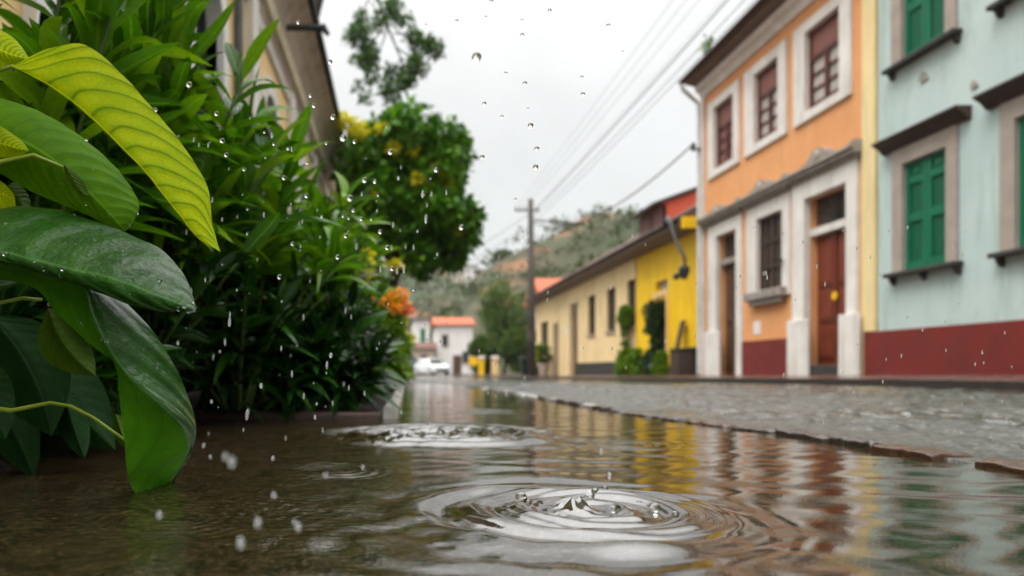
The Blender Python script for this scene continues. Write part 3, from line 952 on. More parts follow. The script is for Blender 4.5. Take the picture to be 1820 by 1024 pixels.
for a, b, c, d in cd:
    MB().box(W + .12, W + .19, a, b, c, d).build('door', M['door_dark'], ch)
    MB().box(W - .03, W - .001, a - .12, a, c, d + .12).box(W - .03, W - .001, b, b + .12, c, d + .12).build('door_frame', M['taupe'], ch)
MB().box(W - .01, W - .001, fy(1010), fy(1004), 2.0, 2.3).build('house_plate', M['white_trim'], ch)
tiled_roof(ch, YY1 + .01, CY1 + .3)

rh = empty('red_attic_house', (12, 28, 4), 'orange red house block with dark eave rising behind the yellow house roof', 'house')
RX, RY0, RY1 = 10.0, 26.6, 29.0
MB().prism_y([(RX + .05, 3), (18, 3), (18, 9.4), (RX + .05, 6.52)], RY0, RY0 + .2).build('gable_wall', M['red_wall'], rh)
w = MB().box(RX, RX + .2, RY0, RY1, 3, 6.47).build('side_wall', M['maroon_wall'], rh)
MB().box(RX - .03, RX - .002, RY0 + .9, RY0 + 1.15, 5.3, 6.3).build('shutter', M['dark_brown'], w)
MB().prism_y([(RX - .35, 6.40), (RX - .35, 6.52), (18.2, 9.65), (18.2, 9.48)], RY0 - .12, RY1 + .3).build('roof', M['tile_dark'], rh)

th = empty('terracotta_roof_house', (10.5, 46, -.3), 'small pale house with terracotta roof at far end of cream house', 'house')
MB().box(9.7, 13.2, 46, 52, -.8, 4.9).build('wall', M['beige_wall'], th)
MB().prism_x([(45.6, 4.85), (49, 6.6), (52.4, 4.85)], 9.4, 13.6).build('roof', M['tile'], th)
MB().box(9.67, 9.698, 47.5, 48.5, 1.4, 2.8).build('window', M['glass'], th)


# ---------------------------------------------------------------- left house behind the hedge
LX, LE = -1.80, -1.25
lh = empty('ochre_house', (LX, 12, .05), 'tall ochre house with white pilasters and coved grey cornice behind the hedge', 'house')
LY0, LY1 = -2.0, 22.3
lw = []
for (a, b) in ((1.2, 2.2), (3.6, 4.6), (6.05, 7.05), (9.3, 10.3), (12.6, 13.6), (16, 17), (19, 20)):
    lw.append((a, b, 1.3, 4.0))
mb = wall_holes(MB(), LX, -.25, LY0, LY1, -.6, 5.2, lw)
mb.add([(LX, LY1, -.6), (LX - 8, LY1, -.6), (LX - 8, LY1, 5.2), (LX, LY1, 5.2)], [(0, 1, 2, 3)])
mb.add([(LX - 8, LY0, -.6), (LX - 8, LY1, -.6), (LX - 8, LY1, 5.2), (LX - 8, LY0, 5.2)], [(0, 1, 2, 3)])
mb.build('wall', M['ochre_wall'], lh)
MB().box(LX + .002, LX + .05, LY0, LY1, -.6, 1.15).build('plinth', M['charcoal'], lh)  # dark band added to stand in for shade behind the hedge
for (a, b, c, d) in lw:
    w = MB().box(LX - .2, LX - .15, a, b, c, d).build('window', M['glass'], lh)
    f = MB()
    f.box(LX - .149, LX - .10, a, a + .08, c, d).box(LX - .149, LX - .10, b - .08, b, c, d).box(LX - .149, LX - .10, (a + b) / 2 - .04, (a + b) / 2 + .04, c, d)
    f.build('window_frame', M['iron'], w)
    # arched white surround
    s = MB()
    n = 14
    ym, rr = (a + b) / 2, (b - a) / 2
    inner = [(a, c)] + [(ym - rr * math.cos(math.pi * i / n), d - .45 + .45 * math.sin(math.pi * i / n)) for i in range(n + 1)] + [(b, c)]
    outer = [(a - .22, c)] + [(ym - (rr + .22) * math.cos(math.pi * i / n), d - .45 + .70 * math.sin(math.pi * i / n)) for i in range(n + 1)] + [(b + .22, c)]
    k = len(inner)
    vs = [(LX + .07, y, z) for y, z in inner] + [(LX + .07, y, z) for y, z in outer] + [(LX - .1, y, z) for y, z in inner] + [(LX + .001, y, z) for y, z in outer]
    fs = []
    for i in range(k - 1):
        fs += [(i, i + 1, k + i + 1, k + i), (2 * k + i, 2 * k + i + 1, i + 1, i), (k + i, k + i + 1, 3 * k + i + 1, 3 * k + i)]
    s.add(vs, fs)
    s.build('arched_surround', M['white_trim'], w)
pm = MB()
for y in (5.2, 8.35, 11.5, 14.9, 18.3, 21.8):
    MB().box(LX + .002, LX + .10, y, y + .36, -.4, 4.75).build('pilaster', M['white_trim'], lh)
# coved cornice profile, from wall top out to the eave
prof = [(LX, 4.75), (LX + .06, 4.78), (LX + .10, 4.86), (LX + .12, 4.98), (LX + .17, 5.14), (LX + .26, 5.32), (LX + .38, 5.46), (LX + .50, 5.54), (LX + .50, 5.62), (LX, 5.62)]
MB().prism_y(prof, LY0, LY1).build('cornice', M['cove'], lh)
MB().prism_y([(LX + .115, 4.90), (LX + .16, 4.90), (LX + .20, 4.99), (LX + .18, 5.05), (LX + .12, 4.97)], LY0, LY1 + .02).build('cornice_moulding', M['rib'], lh)
MB().prism_y([(LX + .001, 4.60), (LX + .05, 4.60), (LX + .08, 4.70), (LX + .05, 4.748), (LX + .001, 4.748)], LY0, LY1 + .02).build('string_course', M['white_trim'], lh)
rf = MB().prism_y([(LX + .55, 5.60), (LX + .55, 5.66), (LX - 4, 7.4), (LX - 8.4, 5.62)], LY0, LY1 + .2).build('roof', M['tile'], lh)
MB().tube([(LE, LY0, 5.62), (LE, LY1 + .22, 5.62)], .055).build('gutter', M['iron'], rf)
sp = MB().tube([(LX + .25, 9.9, 5.02), (LE + .0, 9.9, 5.02), (LE + .20, 9.9, 5.02)], .045).tube([(LE + .20, 9.9, 5.04), (LE + .29, 9.9, 4.92)], [.06, .03])
sp.build('water_spout', M['iron'], lh)
MB().box(LE - .22, LE + .03, LY1 - .1, LY1 + .3, 5.05, 5.50).build('eave_end_block', M['tile'], lh)
MB().tube([(LX + .06, 7.75, 4.7), (LX + .06, 7.75, .1)], .05).build('downpipe', M['pipe_grey'], lh)


# ---------------------------------------------------------------- foliage generators
def leaf_batch(base, dirs, lens, wids, droop, fold=.35, rows=7, twist=None, seed=0):
    """many lance leaves at once: arrays of base points, unit directions; returns V, F, uv"""
    n = len(base)
    rng = np.random.default_rng(seed)
    up = np.array([0, 0, 1.0])
    side = np.cross(dirs, up)
    ln = np.linalg.norm(side, axis=1, keepdims=True)
    side = np.where(ln > .05, side / np.maximum(ln, 1e-6), np.array([1.0, 0, 0]))
    tw = rng.normal(0, .45, n)[:, None] if twist is None else twist[:, None]
    nor = np.cross(side, dirs)
    side = side * np.cos(tw) + nor * np.sin(tw)
    nor = np.cross(side, dirs)
    t = np.linspace(0, 1, rows)
    shape = np.sin(np.pi * np.clip(t, 0, 1) ** .8) ** .75 * (1 - .15 * t)
    shape[0] = .10
    shape[-1] = .01
    C = base[:, None, :] + dirs[:, None, :] * (lens[:, None] * t[None, :])[:, :, None]
    C[:, :, 2] -= (droop * lens)[:, None] * t[None, :] ** 2
    wv = (rng.normal(0, .05, n) * lens)[:, None] * np.sin(t[None, :] * 3.0)
    C += side[:, None, :] * wv[:, :, None]
    hw = wids[:, None] * .5 * shape[None, :]
    Lp = C - side[:, None, :] * hw[:, :, None] + nor[:, None, :] * (hw * fold)[:, :, None]
    Rp = C + side[:, None, :] * hw[:, :, None] + nor[:, None, :] * (hw * fold)[:, :, None]
    V = np.stack([Lp, C, Rp], 2).reshape(-1, 3)
    uv = np.tile(np.stack([np.repeat(t, 3), np.tile([0, .5, 1.0], rows)], 1), (n, 1))
    f = []
    for r in range(rows - 1):
        for c in (0, 1):
            a = r * 3 + c
            f.append((a, a + 1, a + 4, a + 3))
    f = np.array(f)
    F = (np.arange(n)[:, None, None] * (rows * 3) + f[None]).reshape(-1, 4)
    return V, F, uv


def unit(v):
    return v / np.maximum(np.linalg.norm(v, axis=-1, keepdims=True), 1e-6)


def lance_shrub(loc, height, spread, nstem, per, label, group, mat='lance', seed=1, ll=(.20, .30), lw=.052, zmin=.10, lean=(0, 0), cat='shrub', top_mat=None):
    root = empty('lance_leaf_shrub', loc, label, cat, group)
    rng = np.random.default_rng(seed)
    st = MB()
    B, D, LN, WD, DR = [], [], [], [], []
    for s in range(nstem):
        a = rng.uniform(0, 2 * np.pi)
        rad = spread * math.sqrt(rng.uniform(.05, 1))
        h = height * rng.uniform(.45, 1.0) * (1 - .25 * (rad / spread) ** 2)
        p0 = np.array([loc[0] + .18 * rad * math.cos(a), loc[1] + .18 * rad * math.sin(a), loc[2]])
        p2 = np.array([loc[0] + rad * math.cos(a) + lean[0] * h, loc[1] + rad * math.sin(a) + lean[1] * h, loc[2] + h * .80])
        p1 = np.array([loc[0] + .45 * rad * math.cos(a), loc[1] + .45 * rad * math.sin(a), loc[2] + h * .50])
        pts = [(1 - u) ** 2 * p0 + 2 * u * (1 - u) * p1 + u * u * p2 for u in np.linspace(0, 1, 7)]
        st.tube(pts, [.010 * (1 - .6 * u) for u in np.linspace(0, 1, 7)], 5)
        for i in range(per):
            u = 1 - (i / per) ** 1.15 * .85
            p = (1 - u) ** 2 * p0 + 2 * u * (1 - u) * p1 + u * u * p2
            if p[2] < loc[2] + zmin: continue
            phi = i * 2.4 + rng.uniform(-.4, .4) + a
            el = .95 * u ** 3 + rng.normal(.10, .28)
            tip = p2 - p1
            d = np.array([math.cos(phi) * math.cos(el), math.sin(phi) * math.cos(el), math.sin(el)]) + .25 * unit(tip)
            B.append(p); D.append(d)
            LN.append(rng.uniform(*ll) * (.75 + .25 * (1 - abs(u - .6))))
            WD.append(lw * rng.uniform(.75, 1.25)); DR.append(rng.uniform(.15, .65))
    B, D = np.array(B), unit(np.array(D))
    V, F, uv = leaf_batch(B, D, np.array(LN), np.array(WD), np.array(DR), seed=seed)
    st.build('stem', M['stem'], root, smooth=True)
    np_mesh('foliage', V, F, M[mat], root, uv=uv)
    return root


def leaf_cloud(pts, normals, size, seed=0, folded=.25):
    """small pointed leaves (two quads each) at points"""
    n = len(pts)
    rng = np.random.default_rng(seed)
    d = unit(rng.normal(0, 1, (n, 3)) + normals * .8)
    up = unit(rng.normal(0, 1, (n, 3)) + np.array([0, 0, 1.2]))
    s = unit(np.cross(d, up))
    nn = np.cross(s, d)
    L = size * rng.uniform(.7, 1.3, n)[:, None]
    w = L * .30
    a = pts
    tip = pts + d * L - np.array([0, 0, .15]) * L
    m = pts + d * L * .5
    l = m - s * w + nn * w * folded
    r = m + s * w + nn * w * folded
    V = np.stack([a, l, m, r, tip], 1).reshape(-1, 3)
    f = np.array([(0, 2, 1), (0, 3, 2), (1, 2, 4), (2, 3, 4)])
    F = (np.arange(n)[:, None, None] * 5 + f[None]).reshape(-1, 3)
    return V, F


def clump_points(centres, radii, per, seed=0, shell=.55):
    rng = np.random.default_rng(seed)
    P_, N_ = [], []
    for c, r in zip(centres, radii):
        k = int(per * (r / np.mean(radii)) ** 2)
        u = unit(rng.normal(0, 1, (k, 3)))
        rr = r * (shell + (1 - shell) * rng.uniform(0, 1, k) ** .6) * (1 + .12 * rng.normal(0, 1, k))
        P_.append(np.asarray(c) + u * rr[:, None]); N_.append(u)
    return np.concatenate(P_), np.concatenate(N_)


def tree(name, base, crown_c, crown_r, nclump, per, leaf, mat, label, group=None, trunk_r=.14, seed=1, clump_r=.32, cat='tree', bottom=-.75):
    root = empty(name, base, label, cat, group)
    rng = np.random.default_rng(seed)
    cc, cr = np.array(crown_c), np.array(crown_r)
    cents, rads = [], []
    while len(cents) < nclump:
        u = unit(rng.normal(0, 1, 3))
        if u[2] < bottom: continue
        q = cc + u * cr * rng.uniform(.35, .94)
        cents.append(q); rads.append(float(np.mean(cr)) * clump_r * rng.uniform(.7, 1.25))
    t = MB()
    b = np.array(base)
    k = np.array([cc[0], cc[1], cc[2] - cr[2] * .55])
    path = [b + (k - b) * u + np.array([.08 * math.sin(u * 4 + seed), .06 * math.cos(u * 3), 0]) * (k[2] - b[2]) * .25 for u in np.linspace(0, 1, 7)]
    t.tube(path, [trunk_r * (1.15 - .55 * u) for u in np.linspace(0, 1, 7)], 8)
    t.build('trunk', M['bark'], root, smooth=True)
    lb = MB()
    for q in cents[::2]:
        mid = (path[-1] + q) / 2 + np.array([0, 0, -.1 * cr[2]])
        lb.tube([path[-2], mid, q], [trunk_r * .42, trunk_r * .25, trunk_r * .08], 5)
    lb.build('limb', M['bark'], root, smooth=True)
    Pp, Nn = clump_points(cents, rads, per, seed)
    V, F = leaf_cloud(Pp, Nn, leaf, seed)
    np_mesh('crown', V, F, M[mat], root, smooth=False)
    return root, cents, rads


def bush(name, loc, rx, ry, h, per, leaf, mat, label, cat='bush', group=None, seed=3, nclump=14):
    root = empty(name, loc, label, cat, group)
    rng = np.random.default_rng(seed)
    cents, rads = [], []
    for i in range(nclump):
        a = rng.uniform(0, 2 * np.pi); q = math.sqrt(rng.uniform(0, 1))
        zz = rng.uniform(.12, .86)
        k = 1 - .72 * zz ** 1.3
        cents.append((loc[0] + rx * q * k * math.cos(a), loc[1] + ry * q * k * math.sin(a), loc[2] + h * zz))
        rads.append(min(rx, h * .6) * rng.uniform(.28, .50))
    st = MB()
    for c in cents[:8]:
        st.tube([loc, ((loc[0] * .6 + c[0] * .4), (loc[1] * .6 + c[1] * .4), (loc[2] + c[2]) / 2), c], [.02 * h, .014 * h, .006 * h], 5)
    st.build('stem', M['bark'], root, smooth=True)
    Pp, Nn = clump_points(cents, rads, per, seed, .3)
    ok = Pp[:, 2] > loc[2] + .01
    V, F = leaf_cloud(Pp[ok], Nn[ok], leaf, seed)
    np_mesh('foliage', V, F, M[mat], root, smooth=False)
    return root, cents


def blossom(root, c, r, n, size, mat, seed, name='flower_cluster'):
    rng = np.random.default_rng(seed)
    u = unit(rng.normal(0, 1, (n, 3)))
    V, F = leaf_cloud(np.asarray(c) + u * r * rng.uniform(.3, 1, (n, 1)) * np.array([1, 1, .65]), u, size, seed, .1)
    return np_mesh(name, V, F, M[mat], root, smooth=False)


# weed on the orange eave
c = np.array(P(1257, 100, 18.0))
Pp = c + RNG.normal(0, 1, (70, 3)) * np.array([.06, .06, .12]) + np.array([0, 0, .22])
V, F = leaf_cloud(Pp, unit(Pp - c), .11, 2)
np_mesh('foliage', V, F, M['tree_leaf'], wd, smooth=False)
MB().tube([c - np.array([0, 0, .15]), c + np.array([.02, 0, .2])], .012, 5).build('stem', M['bark'], wd)

# hedge of lance-leaved shrubs along the left bank
HG = 'lance leaved shrubs of the hedge'
hedge = [
    ((-0.98, 1.80, .05), 1.75, .42, 30, 28, 'tall lance leaved shrub directly behind the yellow green leaf', 'lance', 1),
    ((-0.83, 2.30, .05), 1.68, .43, 34, 28, 'lance leaved shrub whose bright top leaves cross the ochre house window', 'lance', 2),
    ((-0.67, 2.95, .05), 1.52, .43, 34, 28, 'lance leaved shrub with tips over the coved cornice of the ochre house', 'lance', 3),
    ((-0.53, 3.60, .045), 1.46, .40, 32, 26, 'lance leaved shrub below the far corner of the ochre house', 'lance', 4),
    ((-0.43, 4.30, .045), 1.40, .36, 28, 24, 'last lance leaved shrub before the orange flowers', 'lance', 5),
]
for (loc, h, sp, ns, per, lb, mt, sd) in hedge:
    lance_shrub(loc, h, sp, ns, per, lb, HG, mt, sd, (.26, .38), .060, .50)
# added shrubs, shade put into leaf colour: light-blocking back row and low front growth
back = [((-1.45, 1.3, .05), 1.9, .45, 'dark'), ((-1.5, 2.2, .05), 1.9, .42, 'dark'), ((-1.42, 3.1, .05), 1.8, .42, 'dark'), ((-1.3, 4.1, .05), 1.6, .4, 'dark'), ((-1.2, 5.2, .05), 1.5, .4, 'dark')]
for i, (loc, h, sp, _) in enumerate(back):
    lance_shrub(loc, h, sp, 26, 34, 'added shrub, leaves darkened as shade, in the back row against the ochre wall', 'dark shrubs in the back row', 'lance_dark', 30 + i, (.20, .32), .06)
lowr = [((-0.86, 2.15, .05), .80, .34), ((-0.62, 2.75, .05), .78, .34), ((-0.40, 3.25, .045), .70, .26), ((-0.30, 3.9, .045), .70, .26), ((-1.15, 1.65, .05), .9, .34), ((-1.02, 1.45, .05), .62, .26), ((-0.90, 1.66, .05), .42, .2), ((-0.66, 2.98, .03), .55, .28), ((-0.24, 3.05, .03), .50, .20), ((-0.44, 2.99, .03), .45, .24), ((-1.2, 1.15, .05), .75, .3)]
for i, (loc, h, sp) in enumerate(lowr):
    lance_shrub(loc, h, sp, 14, 18, 'low glossy shrub at the foot of the hedge, leaves darkened as shade', 'low dark shrubs at the hedge foot', 'lance_dark', 50 + i, (.16, .26), .05, .03)

# flowering bushes further along the kerb
fb = [((-0.44, 5.1, .045), .36, .45, 1.12, 'flowering bush with yellow orange blooms nearest the lance shrubs', 61),
      ((-0.24, 6.1, .045), .38, .5, .98, 'flowering bush with orange and red blooms at the kerb', 62),
      ((-0.12, 7.3, .045), .36, .5, .80, 'low leafy bush spilling over the far white kerb', 63),
      ((-0.26, 8.8, .04), .44, .8, .72, 'pale green bush behind the kerb bushes near the parked cars', 64)]
fbo = []
for (loc, rx, ry, h, lb, sd) in fb:
    fbo.append(bush('flowering_bush', loc, rx, ry, h, 700, .085, 'bushy', lb, group='bushes along the white kerb', seed=sd, nclump=22)[0])
for i, (px, py, yy, r, mt, own) in enumerate(((653, 457, 4.0, .050, 'fl_yellow', 0), (650, 488, 4.0, .040, 'fl_yellow', 0), (672, 527, 4.9, .060, 'fl_orange', 1), (690, 530, 5.0, .050, 'fl_orange', 1),
                                          (713, 522, 5.3, .065, 'fl_orange', 1), (716, 538, 5.3, .055, 'fl_orange', 1), (722, 550, 5.35, .055, 'fl_red', 1), (705, 470, 4.9, .03, 'fl_yellow', 0),
                                          (640, 500, 4.2, .03, 'fl_yellow', 0), (700, 548, 5.2, .035, 'fl_orange', 1), (730, 600, 6.6, .035, 'fl_yellow', 2), (712, 575, 6.4, .04, 'fl_orange', 2))):
    q = P(px, py, yy)
    blossom(fbo[own], q, r * .68, 48, .042, mt, 70 + i, 'flower')
    b0 = Vector(fbo[own].location)
    MB().tube([b0 + Vector((0, 0, .2)), b0.lerp(q, .6) + Vector((0, 0, .12)), q], [.006, .005, .004], 5).build('flower_stem', M['stem'], fbo[own])

# round tree with yellow flowers
TY = 16.0
c = P(715, 358, TY)
rt, cents, rads = tree('flowering_tree', (-.9, TY + .3, gz(TY)), c, (1.72, 1.65, 2.0), 84, 230, .22, 'tree_leaf', 'round leafy tree with yellow flower clusters beside the ochre house', trunk_r=.16, seed=5, clump_r=.225)
for i, (px, py, r) in enumerate(((622, 222, .30), (640, 232, .26), (612, 212, .20), (700, 262, .16), (745, 318, .22), (760, 322, .2), (792, 322, .26), (800, 345, .22), (806, 382, .22), (735, 265, .14),
                                 (680, 228, .18), (838, 378, .10), (700, 470, .12), (660, 345, .10), (775, 300, .16), (725, 240, .14), (815, 410, .14))):
    q = P(px, py, TY - 1.25 + .35 * abs(px - 712) / 130)
    blossom(rt, q, r * .75, int(420 * r) + 40, .10, 'fl_yellow', 100 + i)

# tall tree behind the ochre house with one limb drooping into view
tt = empty('overhanging_tree', (-3.4, 27, gz(27)), 'tall tree behind the ochre house with one leafy limb hanging in the sky', 'tree')
OYD = 26.0
MB().tube([(-3.4, 27, -.3), (-3.5, 27, 6), (-3.3, 27, 12), (-3.0, 26.8, 16)], [.35, .3, .22, .12], 9).build('trunk', M['bark'], tt, smooth=True)
lb = MB()
limb = [(-3.2, 26.9, 13.2), (-2.6, 26.6, 15.2), (-1.6, 26.2, 15.6), tuple(P(665, -20, OYD)), tuple(P(690, 50, OYD)), tuple(P(715, 110, OYD)), tuple(P(705, 150, OYD))]
lb.tube(limb, [.13, .10, .08, .06, .045, .03, .015], 7)
twigs = [((660, -10), (640, 30), (628, 75)), ((690, 45), (655, 80), (640, 110)), ((690, 40), (730, 75), (765, 82)), ((705, 85), (735, 105), (745, 125)), ((712, 105), (695, 135), (690, 165)), ((665, 0), (700, 10), (715, 30)),
         ((690, 50), (665, 115), (640, 165)), ((700, 60), (745, 60), (770, 90)), ((715, 110), (720, 140), (725, 150)), ((660, 5), (680, 30), (650, 50))]
cl, cr = [], []
for tw in twigs:
    lb.tube([P(x, y, OYD + random.uniform(-.5, .5)) for x, y in tw], [.03, .02, .008], 5)
    for a in range(2):
        for x, y in ((tw[1][0], tw[1][1]), (tw[2][0], tw[2][1]), ((tw[1][0] + tw[2][0]) / 2, (tw[1][1] + tw[2][1]) / 2)):
            cl.append(np.array(P(x + random.uniform(-10, 10), y + random.uniform(-10, 10), OYD + random.uniform(-.5, .5)))); cr.append(random.uniform(.18, .36))
lb.build('limb', M['bark'], tt, smooth=True)
for i in range(26):
    u = unit(RNG.normal(0, 1, 3))
    cl.append(np.array([-3.4, 27.2, 17.6]) + u * np.array([2.2, 2.4, 1.8])); cr.append(.6)
Pp, Nn = clump_points(cl, cr, 130, 9, .2)
V, F = leaf_cloud(Pp, Nn, .17, 9)
np_mesh('crown', V, F, M['tree_over'], tt, smooth=False)

# ---------------------------------------------------------------- end of the street
dt = [((8.4, 55, gz(55)), (8.5, 55, 4.1), (2.3, 2.2, 3.1), 'tall bushy tree left of the utility pole', 201),
      ((6.9, 53, gz(53)), (6.6, 53, 1.6), (1.1, 1.0, 1.7), 'low pale green tree in front of the white house', 202),
      ((9.4, 52, gz(52)), (9.0, 52, 1.6), (1.5, 1.0, 1.7), 'dark shrubby tree directly behind the utility pole', 203)]
for (b, c, r, lb, sd) in dt:
    tree('street_tree', b, c, r, 40, 260, .20, 'tree_far', lb, 'trees at the end of the street', .12, sd, .30, bottom=-1)


def small_house(name, label, x0, x1, y0, y1, zt, wall, roof, rise, wins, ridge='x', group=None, wm='glass'):
    h = empty(name, ((x0 + x1) / 2, y0, gz(y0)), label, 'house', group)
    w = MB().box(x0, x1, y0, y1, -.8, zt).build('wall', M[wall], h)
    if ridge == 'x':
        MB().prism_x([(y0 - .3, zt - .02), (y0 - .3, zt + .08), ((y0 + y1) / 2, zt + rise), (y1 + .3, zt + .08), (y1 + .3, zt - .02)], x0 - .3, x1 + .3).build('roof', M[roof], h)
    else:
        MB().prism_y([(x0 - .3, zt - .02), (x0 - .3, zt + .08), ((x0 + x1) / 2, zt + rise), (x1 + .3, zt + .08), (x1 + .3, zt - .02)], y0 - .3, y1 + .3).build('roof', M[roof], h)
    for (a, b, c, d, nm, mt) in wins:
        o = MB().box(a, b, y0 - .05, y0 - .003, c, d).build(nm, M[mt], h)
        MB().box(a - .08, b + .08, y0 - .09, y0 - .052, c - .12, c).build('sill' if nm == 'window' else 'step', M['taupe'], o)
    return h


small_house('white_house', 'white house with bright orange roof at the end of the street', 4.2, 8.1, 75, 82, 5.0, 'white_wall', 'tile', 1.1,
            [(6.0, 6.9, -.3, 1.8, 'door', 'door_dark'), (7.0, 7.7, 1.0, 2.2, 'window', 'glass'), (4.8, 5.5, 2.8, 4.0, 'window', 'glass')])
small_house('white_house', 'tall white house with a green shutter behind the cars', 2.0, 4.0, 86, 93, 6.4, 'white_wall', 'tile_dark', .5, [(2.9, 3.5, 3.6, 5.3, 'window', 'green'), (2.3, 2.7, 1.2, 2.6, 'window', 'glass')])
small_house('low_house', 'low beige house with tiled porch roof beside the cars', .6, 3.9, 73, 78, 2.4, 'beige_wall', 'tile_old', .8, [(1.2, 1.9, .6, 1.7, 'window', 'glass'), (2.5, 3.2, -.3, 1.8, 'door', 'door_dark')])
MB().box(-2.4, .62, 66, 66.25, -.6, 2.0).build('garden_wall', M['white_wall'])
tag(bpy.data.objects['garden_wall'], 'white garden wall at the far end of the hedge', 'wall')

# hills
def hill(name, yc, depth, prof, mat, seed, x0=-260, x1=330, nx=120, ny=30):
    xs = np.linspace(x0, x1, nx)
    tt_ = np.linspace(0, 1, ny)
    px = HX + xs / yc * FPX
    top = CZ + (HY - np.interp(px, [p[0] for p in prof], [p[1] for p in prof])) / FPX * yc
    rng = np.random.default_rng(seed)
    V = np.zeros((ny, nx, 3))
    for j, t in enumerate(tt_):
        yy = yc - depth + 2 * depth * t
        s = np.sin(np.pi * t * .5 / .5) if False else (1 - (2 * t - 1) ** 2) ** .9
        nz = np.zeros(nx)
        for k in range(8):
            nz += np.sin(xs * rng.uniform(.02, .16) + t * rng.uniform(2, 14) + rng.uniform(0, 6)) * .02
        V[j] = np.stack([xs, np.full(nx, yy), -1.5 + (top + 1.5) * s * (1 + nz * (1 if abs(t - .5) > .05 else .4))], 1)
    F = (np.arange(ny - 1)[:, None] * nx + np.arange(nx - 1)[None, :]).ravel()
    F = np.stack([F, F + 1, F + nx + 1, F + nx], 1)
    o = np_mesh(name, V.reshape(-1, 3), F, mat)
    return tag(o, kind='structure'), V


_, HV = hill('hill', 165, 55, [(300, 640), (700, 600), (800, 560), (845, 495), (900, 466), (950, 442), (1000, 418), (1050, 396), (1135, 388), (1300, 350), (1700, 300), (3000, 300)], M['hill'], 4)
_, HV2 = hill('hill', 380, 120, [(-800, 430), (300, 440), (600, 470), (720, 482), (800, 492), (880, 500), (1000, 480), (1300, 440), (2000, 400)], M['hill'], 6, -620, 760)
# scrub on the near hill
ids = RNG.integers(0, 15 * 120, 6500)
pts = HV[:16].reshape(-1, 3)[ids] + RNG.normal(0, 1, (6500, 3)) * np.array([2.5, 2.0, .25])
cents = [p + np.array([0, 0, .3]) for p in pts]
Pp, Nn = clump_points(cents, list(RNG.uniform(.6, 1.7, 6500)), 13, 12, .4)
V, F = leaf_cloud(Pp, Nn, .95, 12)
tag(np_mesh('hill_scrub', V, F, M['scrub'], smooth=False), 'low scrub and bushes covering the near hillside', 'scrub', kind='stuff')
ids = RNG.integers(0, 15 * 120, 4000)
pts = HV2[:16].reshape(-1, 3)[ids] + RNG.normal(0, 1, (4000, 3)) * np.array([5, 4, .0])
Pp, Nn = clump_points([p for p in pts], list(RNG.uniform(1.6, 3.6, 4000)), 12, 13, .4)
V, F = leaf_cloud(Pp, Nn, 2.6, 13)
tag(np_mesh('hill_woodland', V, F, M['scrub'], smooth=False), 'hazy woodland covering the far hill behind the white houses', 'woodland', kind='stuff')
for i, (px, py, w_, h_, wl, rf_, lb) in enumerate(((812, 478, 5.5, 5, 'beige_wall', 'tile', 'pale orange house leftmost on the far ridge'), (838, 474, 6, 7, 'white_wall', 'tile_dark', 'tall white house on the far ridge'),
                                               (862, 482, 6.5, 5, 'beige_wall', 'tile_dark', 'low grey house rightmost on the far ridge'))):
    Yh = 330 - i * 6
    c = P(px, py, Yh)
    h = empty('ridge_house', (c.x, Yh, c.z - h_), lb, 'house', 'houses on the far ridge')
    MB().box(c.x - w_ / 2, c.x + w_ / 2, Yh, Yh + 7, c.z - h_ - 14, c.z).build('wall', M[wl], h)
    MB().prism_x([(Yh - .5, c.z), (Yh + 3.5, c.z + 1.6), (Yh + 7.5, c.z)], c.x - w_ / 2 - .4, c.x + w_ / 2 + .4).build('roof', M[rf_], h)
    for q in (-.28, .22):
        MB().box(c.x + q * w_ - .5, c.x + q * w_ + .5, Yh - .1, Yh - .01, c.z - 3.0, c.z - 1.4).build('window', M['glass'], h)
tree('ridge_tree', tuple(P(895, 478, 160)), tuple(P(895, 457, 160)), (2.6, 2.4, 1.5), 14, 120, .6, 'tree_far', 'lone tree standing on the near hill ridge', None, .25, 220, .35)


# ---------------------------------------------------------------- street furniture
PX_, PY_ = 6.9, 36.0
up = empty('utility_pole', (PX_, PY_, gz(PY_) + .1), 'dark wooden utility pole carrying the cables beside the cream house', 'utility pole')
MB().tube([(PX_ + .02, PY_, -.6), (PX_, PY_, 4), (PX_ - .04, PY_, 8.95)], [.21, .185, .13], 12).build('pole', M['pole'], up, smooth=True)
ca = MB().box(6.05, 7.3, PY_ - .045, PY_ + .045, 8.34, 8.42).build('crossarm', M['pole'], up)
for x in (6.1, 6.35, 6.6, 7.2):
    MB().tube([(x, PY_, 8.42), (x, PY_, 8.58)], [.035, .05], 7).build('insulator', M['stone_trim'], ca)
MB().tube([(PX_ + .12, PY_ - .1, 7.85), (PX_ + 1.2, PY_ - .35, 7.72), (PX_ + 1.8, PY_ - .5, 7.62)], [.05, .04, .04]).build('lamp_arm', M['iron'], up)
MB().tube([(PX_ + 1.75, PY_ - .5, 7.64), (PX_ + 2.05, PY_ - .55, 7.56), (PX_ + 2.45, PY_ - .6, 7.53)], [.06, .12, .05], 10).build('lamp_head', M['pole'], up, smooth=True)
MB().box(PX_ - .22, PX_ + .18, PY_ - .42, PY_ - .2, 1.6, 2.2).build('junction_box', M['pole'], up)
up2 = empty('utility_pole', (.2, 60, gz(60)), 'distant utility pole mostly hidden behind the flowering tree', 'utility pole')
MB().tube([(.2, 60, -.6), (.2, 60, 8.0)], [.18, .12], 10).build('pole', M['pole'], up2, smooth=True)


def cable(a, b, sag, r, label, cat='cable'):
    a, b = Vector(a), Vector(b)
    pts = []
    for i in range(33):
        t = i / 32
        p = a.lerp(b, t)
        p.z -= 4 * sag * t * (1 - t)
        pts.append(p)
    o = MB().tube(pts, r, 6).build('overhead_cable', M['cable'], smooth=True)
    return tag(o, label, cat, 'overhead cables')


